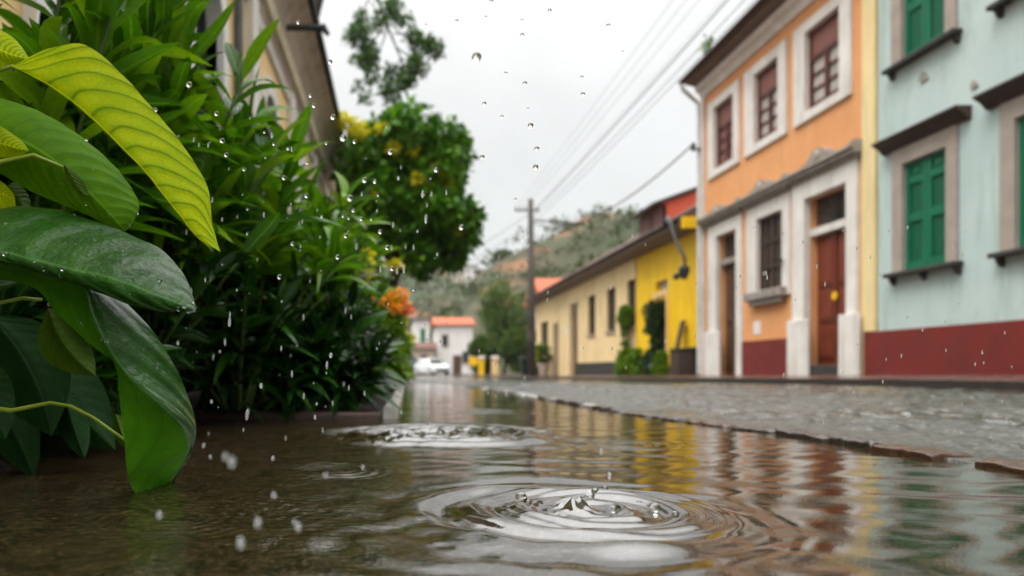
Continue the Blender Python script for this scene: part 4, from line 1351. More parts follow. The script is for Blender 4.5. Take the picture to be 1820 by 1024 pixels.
for i, (x, z, sag, r, lb) in enumerate(((6.1, 8.58, .25, .005, 'thin overhead cable on the streetward end of the crossarm'), (6.35, 8.58, .30, .005, 'second thin overhead cable from the streetward end of the crossarm'),
                                       (6.6, 8.58, .35, .005, 'thin overhead cable on the crossarm next to the pole top'), (7.2, 8.58, .25, .005, 'thin overhead cable on the house side of the crossarm'),
                                       (6.75, 8.05, .35, .015, 'thickest overhead cable, fixed just under the crossarm'), (6.72, 7.75, .45, .009, 'medium overhead cable hanging below the thickest one'),
                                       (6.78, 7.5, .35, .008, 'lowest overhead cable running along the street from the pole'))):
    cable((x, PY_, z), (x, -6, z + .1), sag, r, lb)
cable((PX_ - .1, PY_, 8.2), (.2, 60, 7.9), .5, .012, 'upper cable crossing from the pole toward the flowering tree')
cable((PX_ - .1, PY_, 7.6), (.2, 60, 7.5), .6, .012, 'lower cable crossing from the pole toward the flowering tree')
cable((W - .26, OY1 + .02, 6.3), (PX_ + .1, PY_, 7.7), .9, .022, 'drooping service cable from the orange house corner to the pole')

# hooked lamp on the yellow house eave
wl = empty('wall_lamp', P(1217, 455, 20.2), 'dark hooked street lamp hanging from the yellow house eave', 'wall lamp')



def hang(px, py, x):
    return P(px, py, x * FPX / (px - HX))


path = [hang(1186, 414, 7.85), hang(1181, 398, 7.66), hang(1186, 389, 7.58), hang(1192, 397, 7.55), hang(1200, 425, 7.55), hang(1211, 447, 7.55), hang(1217, 460, 7.55), hang(1217, 474, 7.55)]
MB().tube(path, [.07, .08, .08, .065, .05, .045, .045, .045], 7).build('bracket_arm', M['iron'], wl, smooth=True)
c = hang(1216, 484, 7.55)
MB().tube([c + Vector((0, 0, .20)), c + Vector((0, 0, .12)), c, c - Vector((0, 0, .18))], [.05, .15, .14, .08], 8).build('lantern', M['iron'], wl)
MB().tube([c + Vector((0, 0, -.02)), hang(1206, 488, 7.55), hang(1202, 492, 7.55)], [.04, .06, .10], 7).build('side_lamp', M['iron'], wl)

# climbers on the cream / yellow walls and the things at their feet
for (px, top, yy, rx, lb, sd) in ((1119, 543, 24.7, .26, 'narrow green climber beside the last cream house window', 301), (1171, 545, 21.9, .38, 'broad dark climber covering the yellow house door', 302)):
    x = W - .2
    bz = gz(yy) + .1
    zt = CZ + (HY - top) / FPX * yy
    r = empty('climbing_plant', (x, yy, bz), lb, 'climber', 'climbers on the house walls')
    cents, rads = [], []
    k = 0
    z = bz + .15
    while z < zt:
        wide = rx * (1.3 if z < bz + .6 else .75 + .3 * math.sin(z * 4 + sd))
        if sd == 301 and bz + .8 < z < zt - .75: wide *= .55
        for q in range(3):
            cents.append((x - random.uniform(-.05, .12), yy + random.uniform(-1, 1) * wide * .8, z + random.uniform(-.08, .08))); rads.append(wide * .55)
        z += .14
    MB().tube([(x + .1, yy, bz), (x + .12, yy + .1, (bz + zt) / 2), (x + .1, yy, zt)], [.04, .03, .015], 6).build('stem', M['bark'], r)
    Pp, Nn = clump_points(cents, rads, 150, sd, .3)
    Pp[:, 0] = np.minimum(Pp[:, 0], W - .03)
    V, F = leaf_cloud(Pp, Nn, .11, sd)
    np_mesh('foliage', V, F, M['lance_dark'] if sd == 302 else M['bushy'], r, smooth=False)
for (px, yy, rx, h, lb, sd) in ((1146, 22.9, .45, .95, 'bright low bush between the two wall climbers', 311), (1192, 20.9, .32, .75, 'small bright bush on the orange house side of the broad climber', 312)):
    x = W - .42
    bush('wall_bush', (x, yy, gz(yy) + .1), rx * .7, rx, h, 260, .10, 'bushy', lb, group='bushes at the foot of the yellow wall', seed=sd, nclump=12)
b = MB()
yy = 20.1
b.add([(W - .40, yy - .14, .02), (W - .40, yy + .14, .02), (W - .05, yy + .14, 1.62), (W - .05, yy - .14, 1.62), (W - .45, yy - .14, .02), (W - .45, yy + .14, .02), (W - .10, yy + .14, 1.62), (W - .10, yy - .14, 1.62)],
      [(0, 1, 2, 3), (7, 6, 5, 4), (0, 3, 7, 4), (1, 5, 6, 2), (3, 2, 6, 7), (0, 4, 5, 1)])
tag(b.build('leaning_plank', M['door_dark']), 'dark brown plank leaning against the yellow house wall', 'plank')
bn = empty('storage_box', (W - .35, 19.5, 0), 'dark brown box on the pavement at the yellow house corner', 'box')
MB().box(W - .55, W - .06, 19.22, 19.85, .02, .74).build('box_body', M['dark_brown'], bn, bevel=.02)
MB().box(W - .58, W - .05, 19.19, 19.88, .742, .80).build('lid', M['dark_green'], bn, bevel=.01)

# dark bin, yellow sign and small things by the pole
x, yy = 6.95, 37.6
z0 = gz(yy) + .1
bn = empty('litter_bin', (x, yy, z0), 'black wheeled bin standing at the foot of the utility pole', 'bin')
MB().add([(x - .27, yy - .27, z0 + .06), (x + .27, yy - .27, z0 + .06), (x + .27, yy + .27, z0 + .06), (x - .27, yy + .27, z0 + .06),
          (x - .34, yy - .34, z0 + .95), (x + .34, yy - .34, z0 + .95), (x + .34, yy + .34, z0 + .95), (x - .34, yy + .34, z0 + .95)],
         [(3, 2, 1, 0), (4, 5, 6, 7), (0, 1, 5, 4), (1, 2, 6, 5), (2, 3, 7, 6), (3, 0, 4, 7)]).build('bin_body', M['dark_green'], bn, bevel=.03)
MB().prism_x([(yy - .38, z0 + .955), (yy + .38, z0 + .955), (yy + .36, z0 + 1.05), (yy - .36, z0 + 1.01)], x - .37, x + .37).build('lid', M['iron'], bn)
for q in (-.2, .2):
    MB().tube([(x + q - .03, yy - .3, z0 + .07), (x + q + .03, yy - .3, z0 + .07)], .07, 10).build('wheel', M['tyre'], bn)
sy = 50
c = P(841, 642, sy)
sg = empty('road_sign', (c.x, sy, gz(sy)), 'round yellow road sign in front of the white house', 'road sign')
MB().tube([(c.x, sy, gz(sy) - .1), (c.x, sy, c.z)], .035, 7).build('post', M['pipe_grey'], sg)
MB().tube([(c.x, sy - .045, c.z), (c.x, sy - .07, c.z)], .34, 20).build('disc', M['yellow_sign'], sg)
for i, (px, w_, lb, mt) in enumerate(((856, .36, 'yellow gate pillar nearest the round road sign', 'yellow'), (880, .42, 'ochre gate pillar between the road sign and the pole', 'ochre_wall'))):
    yy = 50.5
    c = P(px, 640, yy)
    g = empty('gate_pillar', (c.x, yy, gz(yy)), lb, 'pillar', 'gate pillars')
    MB().box(c.x - w_ / 2, c.x + w_ / 2, yy, yy + w_, -.5, c.z + .1).build('shaft', M[mt], g)
    MB().prism_x([(yy - .06, c.z + .102), (yy + w_ + .06, c.z + .102), (yy + w_ / 2, c.z + .3)], c.x - w_ / 2 - .06, c.x + w_ / 2 + .06).build('cap', M['taupe'], g)
bush('yellow_bush', (7.75, 38.5, gz(38) + .1), .45, .5, 1.9, 170, .16, 'bushy', 'yellow green bush against the far part of the cream wall', seed=331, nclump=12)
blossom(bpy.data.objects['yellow_bush'], (7.6, 38.2, 1.0), .3, 90, .15, 'fl_yellow', 332, 'flower_cluster')
pt = empty('concrete_planter', (7.75, 37.0, gz(37) + .1), 'pale concrete planter by the cream house wall', 'planter')
MB().tube([(7.75, 37, gz(37) + .1), (7.75, 37, .35), (7.75, 37, .55)], [.22, .30, .33], 12).build('pot', M['beige_wall'], pt)
Pp, Nn = clump_points([(7.75, 37, .9), (7.8, 37.1, 1.3)], [.3, .25], 160, 5, .2)
V, F = leaf_cloud(Pp, Nn, .18, 5)
np_mesh('plant', V, F, M['tree_far'], pt, smooth=False)


# ---------------------------------------------------------------- parked cars
def car(label, loc, rz, paint):
    r = empty('parked_car', loc, label, 'car', 'cars parked at the street end', 0)
    cs, sn = math.cos(rz), math.sin(rz)

    def tf(p): return (loc[0] + p[0] * cs - p[1] * sn, loc[1] + p[0] * sn + p[1] * cs, loc[2] + p[2])

    def loft(sections, name, mat, parent, smooth=True):
        # sections along car length y: (y, half width bottom, half width top, z bottom, z top)
        vs, fs = [], []
        for (y, wb, wt, zb, zt) in sections:
            vs += [tf(q) for q in ((-wb, y, zb), (-wb, y, zb + (zt - zb) * .55), (-wt, y, zt), (wt, y, zt), (wb, y, zb + (zt - zb) * .55), (wb, y, zb))]
        for i in range(len(sections) - 1):
            for k in range(5): fs.append((i * 6 + k, i * 6 + k + 1, i * 6 + 7 + k, i * 6 + 6 + k))
        fs += [tuple(range(6)), tuple(range(len(sections) * 6 - 6, len(sections) * 6))[::-1]]
        return mesh_obj(name, vs, fs, mat, parent, smooth=False)
    body = loft([(-2.0, .70, .62, .35, .62), (-1.9, .80, .74, .25, .78), (-1.1, .84, .78, .22, .92), (0, .85, .80, .22, .96), (1.5, .84, .78, .22, .98), (1.95, .78, .70, .28, .92)], 'body', M[paint], r)
    loft([(-1.0, .76, .70, .90, .94), (-.35, .76, .60, .90, 1.40), (.9, .76, .62, .92, 1.46), (1.75, .74, .62, .94, 1.05)], 'roof', M[paint], r)
    g = MB()
    ws = [(-.64, -.98, .965), (.64, -.98, .965), (.53, -.42, 1.37), (-.53, -.42, 1.37)]
    g.add([tf((x, y - .03, z + .012)) for x, y, z in ws], [(0, 1, 2, 3)])
    for s in (-1, 1):
        g.add([tf((s * (x + .012), y, z)) for x, y, z in ((.745, -.7, 1.0), (.66, -.35, 1.34), (.67, .8, 1.38), (.745, 1.2, 1.02))], [(0, 1, 2, 3)])
    g.build('windscreen', M['car_glass'], r)
    for s in (-1, 1):
        for y in (-1.25, 1.25):
            w = MB().tube([tf((s * .70, y, .31)), tf((s * .87, y, .31))], .31, 16).build('wheel', M['tyre'], r)
            MB().tube([tf((s * .872, y, .31)), tf((s * .885, y, .31))], .19, 14).build('rim', M['pipe_white'], w)
        MB().tube([tf((s * .58, -1.96, .66)), tf((s * .52, -2.03, .64))], [.13, .09], 10).build('headlight', M['lamp_glass'], r)
        MB().tube([tf((s * .80, -.75, 1.02)), tf((s * .98, -.80, 1.06))], [.05, .09], 8).build('wing_mirror', M[paint], r)
    MB().add([tf(p) for p in ((-.45, -2.02, .42), (.45, -2.02, .42), (.45, -2.02, .56), (-.45, -2.02, .56), (-.45, -1.9, .42), (.45, -1.9, .42), (.45, -1.9, .56), (-.45, -1.9, .56))],
             [(0, 1, 2, 3), (0, 4, 5, 1), (3, 2, 6, 7)]).build('grille', M['iron'], r)
    return r


car('white hatchback parked at the end of the street facing the camera', (3.05, 61, gz(61) + .03), R(24), 'car_white')
car('dark car parked left of the white hatchback, half hidden by the hedge', (1.5, 64.5, gz(64) + .03), R(8), 'car_dark')


# ---------------------------------------------------------------- foreground broad-leaved plant
def catmull(ps, n):
    ps = np.array(ps, dtype=float)
    m = len(ps)
    out = []
    for s in np.linspace(0, m - 1, n):
        i = min(int(s), m - 2)
        t = s - i
        p0, p1, p2, p3 = ps[max(i - 1, 0)], ps[i], ps[i + 1], ps[min(i + 2, m - 1)]
        out.append(.5 * ((2 * p1) + (-p0 + p2) * t + (2 * p0 - 5 * p1 + 4 * p2 - p3) * t ** 2 + (-p0 + 3 * p1 - 3 * p2 + p3) * t ** 3))
    return np.array(out)


def broad_leaf(parent, rows, mats, label=None, nu=56, nv=18, cup=.0, wave=.0016, nveins=11, seed=0, vspan=(0, 1), split=None):
    """rows of three control points (edge, midrib, edge) as (photo x, photo y, distance)"""
    rng = np.random.default_rng(seed)
    A = catmull([np.array(P(*r[0])) for r in rows], nu)
    Mi = catmull([np.array(P(*r[1])) for r in rows], nu)
    Bq = catmull([np.array(P(*r[2])) for r in rows], nu)
    V = np.zeros((nu, nv, 3))
    uv = np.zeros((nu, nv, 2))
    for j in range(nv):
        s = j / (nv - 1)
        if s < .5: pt = A * (1 - 2 * s) + Mi * 2 * s
        else: pt = Mi * (2 - 2 * s) + Bq * (2 * s - 1)
        # soft arch of each half so the blade bulges between midrib and edge
        q = abs(s - .5) * 2
        V[:, j] = pt
        uv[:, j, 0] = np.linspace(0, 1, nu)
        uv[:, j, 1] = vspan[0] + (vspan[1] - vspan[0]) * s
    du = np.gradient(V, axis=0)
    dv = np.gradient(V, axis=1)
    Nn = unit(np.cross(du, dv))
    wid = np.linalg.norm(V[:, 0] - V[:, -1], axis=1)[:, None]
    s = np.linspace(0, 1, nv)[None, :]
    q = np.abs(s - .5) * 2
    bulge = cup * wid * (4 * q * (1 - q))
    ph = (uv[:, :, 0] * nveins - q ** 1.5 * 2.2)
    bulge = bulge + wave * np.cos(2 * np.pi * ph) * (q * (1.15 - q) * 2.2) * np.clip(wid / .1, 0, 1)
    bulge = bulge + .0025 * np.sin(uv[:, :, 0] * 9 + rng.uniform(0, 6)) * q ** 2 * np.clip(wid / .1, 0, 1)
    V = V + Nn * bulge[:, :, None]
    F = (np.arange(nu - 1)[:, None] * nv + np.arange(nv - 1)[None, :]).ravel()
    F = np.stack([F, F + 1, F + nv + 1, F + nv], 1)
    o = np_mesh('leaf', V.reshape(-1, 3), F, mats, parent, uv=uv.reshape(-1, 2))
    if split is not None:
        mi = np.zeros((nu - 1, nv - 1), dtype=np.int32)
        mi[:, :split] = 1
        o.data.polygons.foreach_set('material_index', mi.ravel())
    if label: o['label'] = label
    return o


bp = empty('broad_leaf_plant', (-.98, 1.15, .05), 'large leaved plant in the left foreground with one leaf dipping into the water', 'plant')
MB().tube([(-.98, 1.15, .02), (-.97, 1.14, .25), (-.93, 1.10, .48), (-.90, 1.06, .75)], [.022, .020, .017, .011], 9).build('stem', M['stem'], bp, smooth=True)

# the yellow-green leaf
rowsA = []
mids = [(20, 118), (75, 146), (130, 185), (175, 225), (215, 265), (255, 306), (290, 350), (320, 387), (352, 424), (392, 448)]
tops = [(21, 117), (85, 86), (152, 79), (215, 130), (262, 183), (311, 241), (348, 293), (371, 338), (378, 398), (392, 448)]
for i, (m, t) in enumerate(zip(mids, tops)):
    d = 1.02 - .006 * i
    back = (m[0] + (t[0] - m[0]) * .55, m[1] + (t[1] - m[1]) * .35 + 2, d + .05)
    if i in (0, 9): back = (m[0], m[1], d)
    rowsA.append((back, (m[0], m[1], d - .01), (t[0], t[1], d + .05 * math.sin(math.pi * i / 9))))
LEAF_A = broad_leaf(bp, rowsA, M['bl_yellow'], 'yellow green ribbed leaf, tip pointing down right', cup=.07, wave=.0032, nveins=11, seed=1)
broad_leaf(bp, [((-70, 120, 1.04), (-70, 80, 1.03), (-70, 40, 1.06)), ((-20, 122, 1.04), (-20, 82, 1.02), (-20, 42, 1.07)), ((20, 119, 1.03), (12, 95, 1.02), (14, 60, 1.06)), ((42, 114, 1.03), (36, 102, 1.02), (38, 84, 1.05)), ((54, 106, 1.03), (54, 106, 1.03), (54, 106, 1.03))],
           M['bl_yellow'], 'yellow green leaf end at top left edge', cup=.05, seed=2)
MB().tube([P(24, 118, 1.02), P(-10, 128, 1.04), P(-80, 160, 1.05), (-.90, 1.06, .72)], [.003, .004, .005, .006], 7).build('petiole', M['petiole'], bp, smooth=True)

rowsB = [((-70, 268, 1.16), (-70, 235, 1.14), (-70, 150, 1.20)), ((-10, 300, 1.16), (0, 240, 1.14), (0, 176, 1.21)), ((40, 332, 1.16), (45, 253, 1.14), (72, 199, 1.22)), ((80, 352, 1.16), (95, 285, 1.14), (142, 239, 1.22)),
         ((130, 372, 1.16), (140, 325, 1.14), (200, 290, 1.21)), ((178, 392, 1.16), (182, 367, 1.14), (237, 341, 1.19)), ((212, 406, 1.15), (208, 396, 1.14), (247, 372, 1.17)), ((222, 412, 1.15), (222, 412, 1.15), (232, 403, 1.15))]
LEAF_B = broad_leaf(bp, rowsB, M['bl_green'], 'mid green leaf under the yellow green one', cup=.05, wave=.0018, nveins=12, seed=3)
broad_leaf(bp, [((-40, 275, 1.12), (-40, 250, 1.11), (-40, 222, 1.13)), ((0, 280, 1.12), (0, 255, 1.11), (0, 225, 1.13)), ((30, 278, 1.12), (32, 264, 1.11), (34, 246, 1.13)), ((52, 268, 1.12), (52, 268, 1.12), (52, 268, 1.12))], M['bl_yellow'], 'small yellow leaf tip at left edge', cup=.04, seed=4)
broad_leaf(bp, [((-30, 372, 1.15), (-30, 340, 1.14), (-20, 310, 1.15)), ((0, 372, 1.15), (5, 345, 1.14), (6, 326, 1.15)), ((22, 371, 1.15), (24, 358, 1.15), (24, 345, 1.15)), ((28, 370, 1.15), (28, 370, 1.15), (28, 370, 1.15))], M['bl_yellow'], None, seed=5)
broad_leaf(bp, [((8, 340, 1.22), (14, 330, 1.21), (25, 322, 1.22)), ((20, 372, 1.22), (32, 355, 1.2), (45, 338, 1.22)), ((35, 392, 1.22), (44, 380, 1.2), (54, 366, 1.22)), ((50, 400, 1.22), (50, 400, 1.22), (50, 400, 1.22))], M['bl_olive'], None, seed=6)
broad_leaf(bp, [((112, 294, 1.135), (116, 294, 1.13), (120, 294, 1.135)), ((116, 310, 1.135), (126, 312, 1.13), (138, 312, 1.135)), ((126, 328, 1.135), (138, 332, 1.13), (152, 330, 1.135)), ((140, 342, 1.135), (150, 346, 1.13), (158, 344, 1.135)), ((160, 348, 1.135), (160, 348, 1.135), (160, 348, 1.135))],
           M['bl_olive'], None, seed=7)
MB().tube([P(112, 298, 1.13), P(60, 276, 1.12), P(0, 288, 1.11), P(-70, 330, 1.08), (-.93, 1.10, .48)], [.0028, .0035, .004, .005, .006], 7).build('petiole', M['petiole'], bp, smooth=True)

rowsC = [((-90, 470, 1.0), (-90, 455, .99), (-90, 400, 1.10)), ((0, 464, 1.0), (0, 452, .99), (0, 371, 1.13)), ((60, 480, 1.0), (60, 466, .985), (72, 366, 1.15)), ((120, 501, 1.0), (130, 483, .98), (152, 385, 1.15)),
         ((180, 522, .99), (200, 498, .975), (226, 415, 1.13)), ((235, 541, .985), (262, 520, .97), (291, 450, 1.10)), ((290, 553, .98), (306, 536, .97), (329, 495, 1.05)), ((328, 554, .975), (334, 547, .97), (344, 531, 1.0)), ((347, 551, .97), (347, 551, .97), (347, 551, .97))]
LEAF_C = broad_leaf(bp, rowsC, M['bl_dark'], 'dark wet leaf lying flat above the dipping leaf', cup=.035, wave=.0026, nveins=7, seed=8)

# long leaf that folds over and dips into the water: (rolled underside, fold, outer edge)
rowsD = [((-60, 505, 1.06), (-60, 468, 1.03), (-60, 440, 1.10)), ((0, 498, 1.06), (0, 466, 1.03), (30, 455, 1.10)), ((62, 512, 1.06), (95, 471, 1.03), (140, 480, 1.10)), ((100, 552, 1.07), (148, 505, 1.03), (205, 525, 1.10)),
         ((150, 600, 1.08), (166, 565, 1.03), (262, 580, 1.11)), ((206, 645, 1.09), (193, 622, 1.04), (304, 640, 1.12)), ((209, 692, 1.10), (236, 676, 1.05), (330, 692, 1.14)), ((214, 740, 1.11), (284, 716, 1.07), (347, 738, 1.16)),
         ((221, 788, 1.12), (331, 762, 1.13), (351, 768, 1.17)), ((225, 826, 1.13), (337, 804, 1.20), (340, 804, 1.20)), ((230, 858, 1.14), (318, 838, 1.25), (320, 838, 1.25)), ((240, 880, 1.14), (304, 862, 1.27), (306, 862, 1.27)), ((254, 905, 1.14), (296, 890, 1.25), (298, 890, 1.25))]
LEAF_D = broad_leaf(bp, rowsD, [M['bl_wet'], M['bl_under']], 'long folded leaf dipping its tip into the water', nu=80, nv=24, cup=.02, wave=.0015, nveins=9, seed=9, split=11)
MB().tube([P(-60, 470, 1.04), P(-100, 480, 1.04), (-.97, 1.13, .35)], [.004, .005, .006], 7).build('petiole', M['petiole'], bp, smooth=True)
MB().tube([P(222, 782, 1.14), P(165, 742, 1.17), P(125, 722, 1.19), P(90, 716, 1.2), P(20, 730, 1.2), (-.96, 1.15, .18)], [.0022, .0026, .003, .0032, .004, .005], 7).build('petiole', M['petiole'], bp, smooth=True)
MB().tube([P(0, 538, 1.14), P(40, 530, 1.16), P(75, 533, 1.18), P(-60, 560, 1.15)][:3], .003, 7).build('petiole', M['petiole'], bp, smooth=True)


def simple_leaf(base, tip, wpx, Y0, Y1, mat, seed, label=None, bend=0, tilt=.05):
    b, t = np.array(base, float), np.array(tip, float)
    d = t - b
    nrm = np.array([-d[1], d[0]]) / np.hypot(*d)
    rows = []
    for u in np.linspace(0, 1, 8):
        w = wpx * math.sin(math.pi * min(1, u ** .85)) ** .8 * .5 if 0 < u < 1 else .5
        c = b + d * u + nrm * bend * 4 * u * (1 - u)
        Y = Y0 + (Y1 - Y0) * u
        e = tilt * w / (wpx * .5 + 1e-6)
        rows.append(((*(c - nrm * w), Y + e), (*c, Y), (*(c + nrm * w), Y + e * .4)))
    return broad_leaf(bp, rows, M[mat], label, cup=.04, wave=.0007, nveins=9, seed=seed, nu=40, nv=14)


simple_leaf((85, 548), (170, 668), 88, 1.24, 1.26, 'bl_olive', 11, 'olive leaf hanging behind the dipping leaf', 12)
simple_leaf((100, 520), (205, 640), 60, 1.26, 1.28, 'bl_under', 12, None, -8)
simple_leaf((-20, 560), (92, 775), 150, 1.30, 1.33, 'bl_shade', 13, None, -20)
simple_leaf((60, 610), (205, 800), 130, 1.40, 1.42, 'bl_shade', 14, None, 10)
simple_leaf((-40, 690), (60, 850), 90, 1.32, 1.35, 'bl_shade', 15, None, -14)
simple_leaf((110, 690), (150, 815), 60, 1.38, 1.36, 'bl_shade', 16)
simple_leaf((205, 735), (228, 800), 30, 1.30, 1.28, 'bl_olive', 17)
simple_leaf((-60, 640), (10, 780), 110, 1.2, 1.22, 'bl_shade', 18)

# ---------------------------------------------------------------- rain
def drop_mesh(name, stretch, seg=20, rings=12, mat='drop'):
    V, F = [], []
    for i in range(rings + 1):
        th = math.pi * i / rings
        z = math.cos(th)
        r = math.sin(th)
        zz = z * stretch if z < 0 else z * stretch * (1 + .25 * (stretch - 1) / 2)
        for k in range(seg):
            a = 2 * math.pi * k / seg
            V.append((r * math.cos(a), r * math.sin(a), zz))
    for i in range(rings):
        for k in range(seg):
            F.append((i * seg + k, i * seg + (k + 1) % seg, (i + 1) * seg + (k + 1) % seg, (i + 1) * seg + k))
    me = bpy.data.meshes.new(name)
    me.from_pydata(V, [], [f[::-1] for f in F])
    me.polygons.foreach_set('use_smooth', [True] * len(me.polygons))
    me.materials.append(M[mat])
    import bmesh
    bm = bmesh.new(); bm.from_mesh(me); bmesh.ops.remove_doubles(bm, verts=bm.verts, dist=1e-5); bmesh.ops.recalc_face_normals(bm, faces=bm.faces); bm.to_mesh(me); bm.free()
    return me


DM = [drop_mesh('rain_drop_round', 1.0), drop_mesh('rain_drop_oval', 1.5), drop_mesh('rain_drop_long', 3.0, mat='whitened'), drop_mesh('rain_drop_pale', 1.6, mat='whitened')]


def rain(px, py, dia, Y, kind, label, rot=0.0, flat=1.0):
    o = bpy.data.objects.new('raindrop', DM[kind])
    COL.objects.link(o)
    o.location = P(px, py, Y)
    r = dia * .5 / FPX * Y
    o.scale = (r, r, r * flat)
    o.rotation_euler = (0, rot, 0)
    return tag(o, label, 'raindrop', 'falling raindrops')


rain(847, 102, 17, .80, 0, 'largest raindrop, a clear round bead alone in the white sky', .5, 1.05)
SK = 'small dark rimmed raindrop hanging in the white sky'
for (px, py, d) in ((812, 37, 6), (873, 2, 7), (863, 30, 5), (928, 62, 7), (928, 36, 5), (977, 19, 7), (1081, 45, 7), (899, 130, 6), (933, 148, 8), (1034, 137, 6), (1036, 167, 8), (861, 184, 7), (892, 207, 6), (943, 223, 10), (954, 264, 9),
                    (857, 279, 9), (952, 297, 10), (916, 354, 5), (757, 196, 4), (938, 193, 4), (1107, 92, 4), (757, 44, 4)):
    rain(px, py, d, random.uniform(.85, 1.2), 0, SK, random.uniform(-.4, .4), random.uniform(.75, 1.0))
HD = 'bright round raindrop falling in front of the green hedge'
for (px, py, d) in ((336, 150, 12), (385, 202, 9), (530, 40, 7), (552, 170, 8), (558, 188, 8), (587, 110, 9), (592, 208, 12), (610, 245, 15), (694, 270, 12), (630, 252, 8), (648, 320, 11), (666, 323, 8), (622, 352, 13), (545, 348, 10), (505, 316, 10),
                    (395, 250, 11), (402, 275, 9), (775, 302, 10), (610, 384, 7), (620, 388, 6), (628, 374, 8), (642, 389, 8), (676, 412, 10), (615, 419, 10), (688, 440, 10), (600, 457, 9), (497, 492, 10), (820, 404, 11), (697, 477, 10), (520, 433, 8), (440, 415, 6),
                    (434, 301, 7), (487, 256, 7), (546, 289, 7), (512, 264, 7), (660, 390, 6), (672, 347, 5), (572, 385, 6), (440, 372, 5), (580, 255, 6), (470, 235, 5), (752, 345, 9), (735, 515, 6)):
    rain(px, py, d * .85, random.uniform(.8, 1.3), 0, HD, random.uniform(-.4, .4), random.uniform(.85, 1.1))
LG = 'streaky elongated raindrop falling before the dark hedge and tree'
for (px, py, d) in ((421, 516, 4), (365, 498, 4), (391, 625, 5), (400, 609, 5), (588, 632, 8), (581, 650, 6), (464, 686, 8), (519, 665, 5), (376, 714, 6), (563, 718, 5), (439, 739, 8), (316, 610, 6), (408, 573, 7), (580, 663, 4), (676, 480, 5), (706, 482, 5),
                    (718, 480, 6), (735, 440, 4), (690, 540, 4), (777, 452, 5), (742, 411, 5), (708, 317, 6), (751, 346, 6), (757, 390, 7), (670, 375, 4), (712, 470, 5), (793, 575, 4), (540, 705, 5), (500, 620, 4), (620, 690, 4), (648, 700, 4), (670, 620, 4)):
    rain(px, py, d * .72, random.uniform(.8, 1.2), random.choice((3, 2)), LG, random.uniform(-.08, .08))
WT = 'raindrop falling just above the brown water'
for (px, py, d, Y) in ((485, 815, 8, .9), (400, 812, 12, .55), (412, 822, 18, .5), (283, 916, 13, .62), (458, 930, 17, .55), (530, 937, 14, .58), (428, 966, 19, .5), (523, 928, 9, .6), (645, 831, 8, .8), (579, 845, 9, .6), (1068, 803, 9, .95), (1083, 846, 11, .95),
                       (487, 881, 11, .62), (362, 792, 7, .8), (374, 812, 6, .8), (560, 742, 7, 1.1)):
    rain(px, py, d * .7, Y * .85, 3, WT, random.uniform(-.1, .1))
ST = 'thin streak of rain falling in front of the houses and road'
rng = random.Random(5)
for i in range(95):
    px = rng.uniform(720, 1800)
    py = rng.uniform(400, 760)
    rain(px, py, rng.uniform(1.5, 2.5), rng.uniform(.8, 1.5), 2, ST, rng.uniform(-.06, .06))

FN = 'very fine streak of rain in front of the hedge or dark water'
for i in range(85):
    px = rng.uniform(330, 800)
    py = rng.uniform(180, 780)
    rain(px, py, rng.uniform(1.6, 3.4), rng.uniform(.7, 1.7), rng.choice((2, 2, 3, 0)), FN, rng.uniform(-.08, .08))

# beads thrown up by the splash
for (px, py, s) in ((926, 886, 11), (1058, 873, 7), (1048, 880, 9), (1165, 903, 9), (940, 893, 6), (1075, 868, 6), (1200, 913, 6), (1035, 884, 5), (1090, 905, 7), (1020, 905, 8)):
    Y = CZ * FPX / (py + 4 - HY)
    o = bpy.data.objects.new('splash_bead', DM[0])
    COL.objects.link(o)
    q = P(px, py + 4, Y)
    r = s / FPX * Y
    o.location = (q.x, q.y, r * .35 + .001)
    o.scale = (r, r, r * .9)
    tag(o, 'clear water bead standing in the centre of the ring splash', 'water bead', 'water beads of the splash')

# beads of rain lying on the big leaves
rng2 = random.Random(8)
for leaf, nb, where in ((LEAF_A, 16, 'yellow green leaf'), (LEAF_B, 16, 'mid green leaf'), (LEAF_C, 40, 'dark flat leaf'), (LEAF_D, 34, 'folded leaf dipping into the water')):
    vs = leaf.data.vertices
    done = 0
    while done < nb:
        v = vs[rng2.randrange(len(vs))]
        n = v.normal.copy()
        if n.y > 0: n = -n
        px = HX + v.co.x / v.co.y * FPX
        if px < 5 or v.co.z < .02 or abs(n.y) < .15: continue
        o = bpy.data.objects.new('leaf_bead', DM[0])
        COL.objects.link(o)
        r = .0010 + .0034 * rng2.random() ** 2
        o.location = v.co + n * r * .35
        o.scale = (r, r, r * .6)
        o.rotation_euler = n.to_track_quat('Z', 'Y').to_euler()
        tag(o, 'tiny clear water bead lying on the ' + where, 'water bead', 'water beads on the big leaves')
        done += 1

# ---------------------------------------------------------------- camera, sky, sun
cam = bpy.data.cameras.new('camera')
cam.sensor_width = 36
cam.lens = FPX / 1820 * 36
cam.shift_x = (910 - HX) / 1820
cam.shift_y = (HY - 512) / 1820
cam.clip_start = .02
cam.clip_end = 3000
cam.dof.use_dof = True
cam.dof.focus_distance = 1.06
cam.dof.aperture_fstop = 3.0
co = bpy.data.objects.new('camera', cam)
COL.objects.link(co)
co.location = (0, 0, CZ)
co.rotation_euler = (R(90), 0, 0)
scene.camera = co

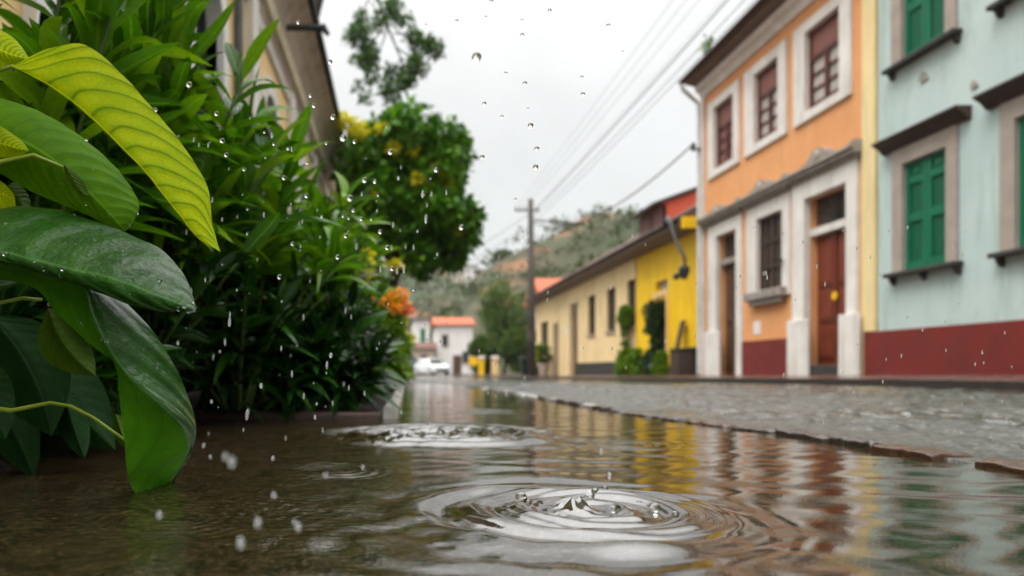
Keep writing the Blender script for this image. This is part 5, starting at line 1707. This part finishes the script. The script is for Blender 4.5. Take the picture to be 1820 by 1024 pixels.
SUN_EL, SUN_AZ = 62, -120          # high, behind the camera to the left
w = bpy.data.worlds.new('World')
scene.world = w
w.use_nodes = True
nt = w.node_tree
N, L = nt.nodes, nt.links
bg = N['Background']
sky = N.new('ShaderNodeTexSky')
sky.sky_type = 'NISHITA'
sky.sun_disc = False
sky.sun_elevation = R(SUN_EL)
sky.sun_rotation = R(SUN_AZ)
sky.air_density = 1.0
sky.dust_density = 4.0
hs = N.new('ShaderNodeHueSaturation')
hs.inputs['Saturation'].default_value = .25
L.new(sky.outputs[0], hs.inputs['Color'])
tc = N.new('ShaderNodeTexCoord')
sx = N.new('ShaderNodeSeparateXYZ')
L.new(tc.outputs['Generated'], sx.inputs[0])
cr = N.new('ShaderNodeValToRGB')
el = cr.color_ramp.elements
stops = [(0.0, (5.9, 6.2, 6.25)), (.18, (6.3, 6.55, 6.55)), (.36, (7.3, 7.45, 7.45)), (.50, (9.2, 9.3, 9.2)), (.70, (26, 26.2, 26.0)), (1.0, (40, 40, 39.6))]
while len(el) < len(stops): el.new(.5)
for e, (p_, c_) in zip(el, stops):
    e.position = p_
    e.color = (*[q / 40 for q in c_], 1)
L.new(sx.outputs[2], cr.inputs[0])
cn = noise(nt, 2.6, 5, tc.outputs['Generated'], .55, .3)
cl_ = math_(nt, 'ADD', math_(nt, 'MULTIPLY', cn, .50), .75)
sc_ = N.new('ShaderNodeVectorMath')
sc_.operation = 'SCALE'
L.new(cr.outputs[0], sc_.inputs[0])
L.new(math_(nt, 'MULTIPLY', cl_, 40.0), sc_.inputs['Scale'])
mxn = mixc(nt, .90, hs.outputs[0], sc_.outputs[0])
L.new(mxn, bg.inputs[0])
bg.inputs[1].default_value = .10

sd = bpy.data.lights.new('sun', 'SUN')
sd.energy = 2.0
sd.angle = R(25)
sd.color = (1.0, .97, .92)
so = bpy.data.objects.new('sun', sd)
COL.objects.link(so)
az, e_ = R(SUN_AZ), R(SUN_EL)
dirv = Vector((math.sin(az) * math.cos(e_), math.cos(az) * math.cos(e_), math.sin(e_)))
so.rotation_euler = dirv.to_track_quat('Z', 'Y').to_euler()
so.location = dirv * 60

# rain haze
hm = bpy.data.materials.new('rain_haze')
hm.use_nodes = True
hm.node_tree.nodes.remove(hm.node_tree.nodes['Principled BSDF'])
pv = hm.node_tree.nodes.new('ShaderNodeVolumePrincipled')
pv.inputs['Color'].default_value = (.92, .94, .95, 1)
pv.inputs['Density'].default_value = .00025
hm.node_tree.links.new(pv.outputs[0], hm.node_tree.nodes['Material Output'].inputs['Volume'])
hzo = MB().box(-650, 800, -40, 660, -6, 150).build('haze', hm)
tag(hzo, 'pale rain haze filling the street air', 'haze', kind='stuff')

vs = scene.view_settings
vs.view_transform = 'Standard'
vs.look = 'None'
vs.exposure = 0.38
vs.gamma = 1.0
scene.cycles.use_denoising = True
scene.cycles.max_bounces = 8
scene.cycles.diffuse_bounces = 3
scene.cycles.glossy_bounces = 4
scene.cycles.transmission_bounces = 6
scene.cycles.volume_bounces = 1
scene.cycles.transparent_max_bounces = 6
scene.cycles.sample_clamp_indirect = 6
